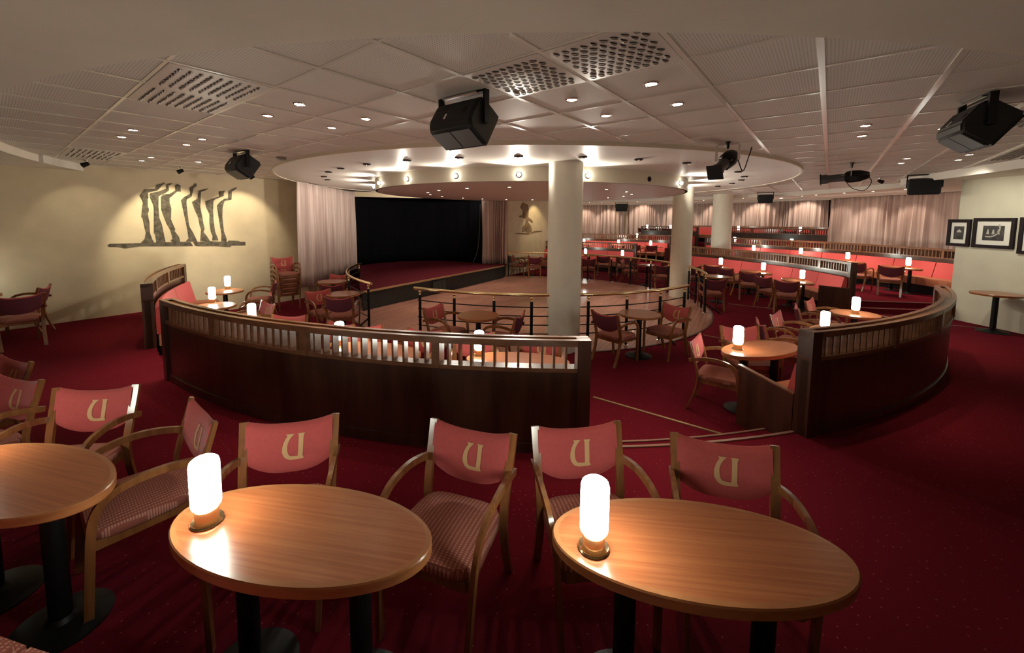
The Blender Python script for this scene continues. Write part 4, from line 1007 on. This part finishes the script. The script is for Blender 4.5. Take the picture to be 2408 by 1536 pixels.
m2 = [[(720,1320),(740,1140),(850,1040),(870,850),(740,795),(620,775),(640,725),(740,705),(760,590),(740,520),(660,430),(720,280),(790,245),(930,330),(970,470),(950,780),(1060,860),(1130,950),(1100,985),(950,890),(950,970),(1050,1100),(1080,1300),(1000,1340),(960,1420),(930,1350),(870,1300),(860,1130),(905,960),(880,1100),(850,1300)],
      [(430,1370),(640,1350),(900,1350),(960,1415),(640,1400)], [(960,1400),(1100,1310),(1200,1280),(1490,1275),(1400,1310),(1200,1340),(1050,1370)]]
p2 = Vector((0.06, 16.25)); d2 = Vector((1.89, 3.25)).normalized()
mural('figure_mural', m2, p2, d2, Vector((d2.y, -d2.x)), M_MURALB, 'brown mural of a single twisted figure on the wall beside the stage', 'mural', 1180, 460, 15.36)

# ------------------------------------------------------------------ framed pictures
def picture(label, s, z, w, h, kind):
    c = W3A + W3D*s; ang = atan2(W3D.y, W3D.x) + pi      # local +X runs from far to close
    t = thing('framed_picture', label, 'picture', (c.x+W3N.x*0.002, c.y+W3N.y*0.002, z), ang, 'framed wall pictures')
    # local -Y points into the room
    fwid = 0.06; b = MB()
    for sx in (-1, 1): b.box((sx*(w/2-fwid/2), -0.02, 0), (fwid, 0.045, h), None, 0.006)
    for sz in (-1, 1): b.box((0, -0.02, sz*(h/2-fwid/2)), (w-2*fwid+0.004, 0.045, fwid), None, 0.006)
    b.build('frame', M_FRAME, t)
    MB().box((0, -0.014, 0), (w-2*fwid, 0.008, h-2*fwid)).build('mount', M_MAT, t, smooth=0)
    pw, ph = (w-2*fwid)*0.62, (h-2*fwid)*0.62
    pr = MB().box((0, -0.020, 0), (pw, 0.006, ph)).build('print', M_PRINT, t, smooth=0)
    b = MB(); RXp = Matrix.Translation((0, -0.0245, 0)) @ Matrix.Rotation(pi/2, 4, 'X')
    if kind == 0:
        b.prism([(-0.10*w, 0.02*h), (0.13*w, 0.02*h), (0.10*w, 0.07*h), (0.02*w, 0.14*h), (-0.05*w, 0.09*h)], -0.001, 0.001, RXp)
    else:
        n = 16; R0 = ph*0.62
        pts = [(-0.1*w + R0*cos(-1.9+2.4*i/n), 0.16*h + R0*sin(-1.9+2.4*i/n)) for i in range(n+1)]
        pts += [(-0.1*w + (R0-0.022)*cos(-1.9+2.4*i/n), 0.16*h + (R0-0.022)*sin(-1.9+2.4*i/n)) for i in range(n, -1, -1)]
        b.prism(pts, -0.001, 0.001, RXp)
        for cx_ in (-0.13, 0.0, 0.12): b.prism([(w*cx_-0.02, -0.02), (w*cx_+0.025, -0.02), (w*cx_+0.012, 0.07), (w*cx_-0.008, 0.07)], -0.001, 0.001, RXp)
    b.build('print_motif', M_PRINTL, pr, smooth=0)
    return t
def wall3(px, py): return on_wall(px, py, W3A, W3D)
for (x0, y0, x1, y1, k, l) in ((2234, 516, 2281, 579, 0, 'small dark-framed picture with pale cap shape, next to the long curtain'), (2294, 513, 2386, 584, 1, 'wide dark-framed picture with pale arc motif'), (2404, 511, 2490, 600, 1, 'dark-framed picture cut off by the photo edge')):
    sa, za = wall3(x0, y0); sb, zb = wall3(x1, y1); s1, z1 = wall3(x0, y1); s2, z2 = wall3(x1, y0)
    picture(l, (sa+sb)/2, (za+zb+z1+z2)/4, abs(sa-sb), abs(za-z1)*0.5+abs(z2-zb)*0.5, k)

# ------------------------------------------------------------------ extra light
for a in ():      # more lit downlights behind and above the camera
    p = pol(11.0, a, 2.86); spot(p, p-Vector((0, 0, 3)), 5.0, 110, 0.7)
for a in (20, 27, 34, 41, 48, 55, 62):
    p = pol(17.4, a, 3.42); spot(p, pol(18.4, a, 1.9), 90, 80, 0.5, col=(1, 0.80, 0.62))
for p, q in (((11.6, 12.6, 2.86), (12.5, 12.6, 1.4)), ((11.5, 14.0, 2.86), (12.4, 14.0, 1.4)), ((11.4, 15.2, 2.86), (12.4, 15.2, 1.4))): spot(p, q, 30, 85, 0.5, col=(1, 0.80, 0.62))
for a in (66, 72): p = pol(11.9, a, 2.86); spot(p, pol(12.7, a, 1.6), 40, 85, 0.5, col=(1, 0.80, 0.62))
spot((1.9, 17.6, 2.9), (1.25, 18.3, 1.4), 45, 90, 0.5, col=(1, 0.78, 0.45))
spot((-0.6, 15.2, 2.85), (-0.4, 16.0, 1.2), 14, 80, 0.5)
spot((7.9, 7.2, 2.85), (9.33, 7.6, 1.2), 48, 120, 0.9, col=(1, 0.93, 0.74), r=0.1)

w = bpy.data.worlds.new('room_world'); scn.world = w; w.use_nodes = True
w.node_tree.nodes['Background'].inputs['Color'].default_value = (0.02, 0.018, 0.015, 1)
vs = scn.view_settings; vs.view_transform = 'Standard'; vs.look = 'None'; vs.gamma = 1.0; vs.use_curve_mapping = False; vs.exposure = 0.48
scn.cycles.use_denoising = True
scn.cycles.max_bounces = 6; scn.cycles.diffuse_bounces = 4; scn.cycles.glossy_bounces = 3
scn.cycles.sample_clamp_indirect = 4.0
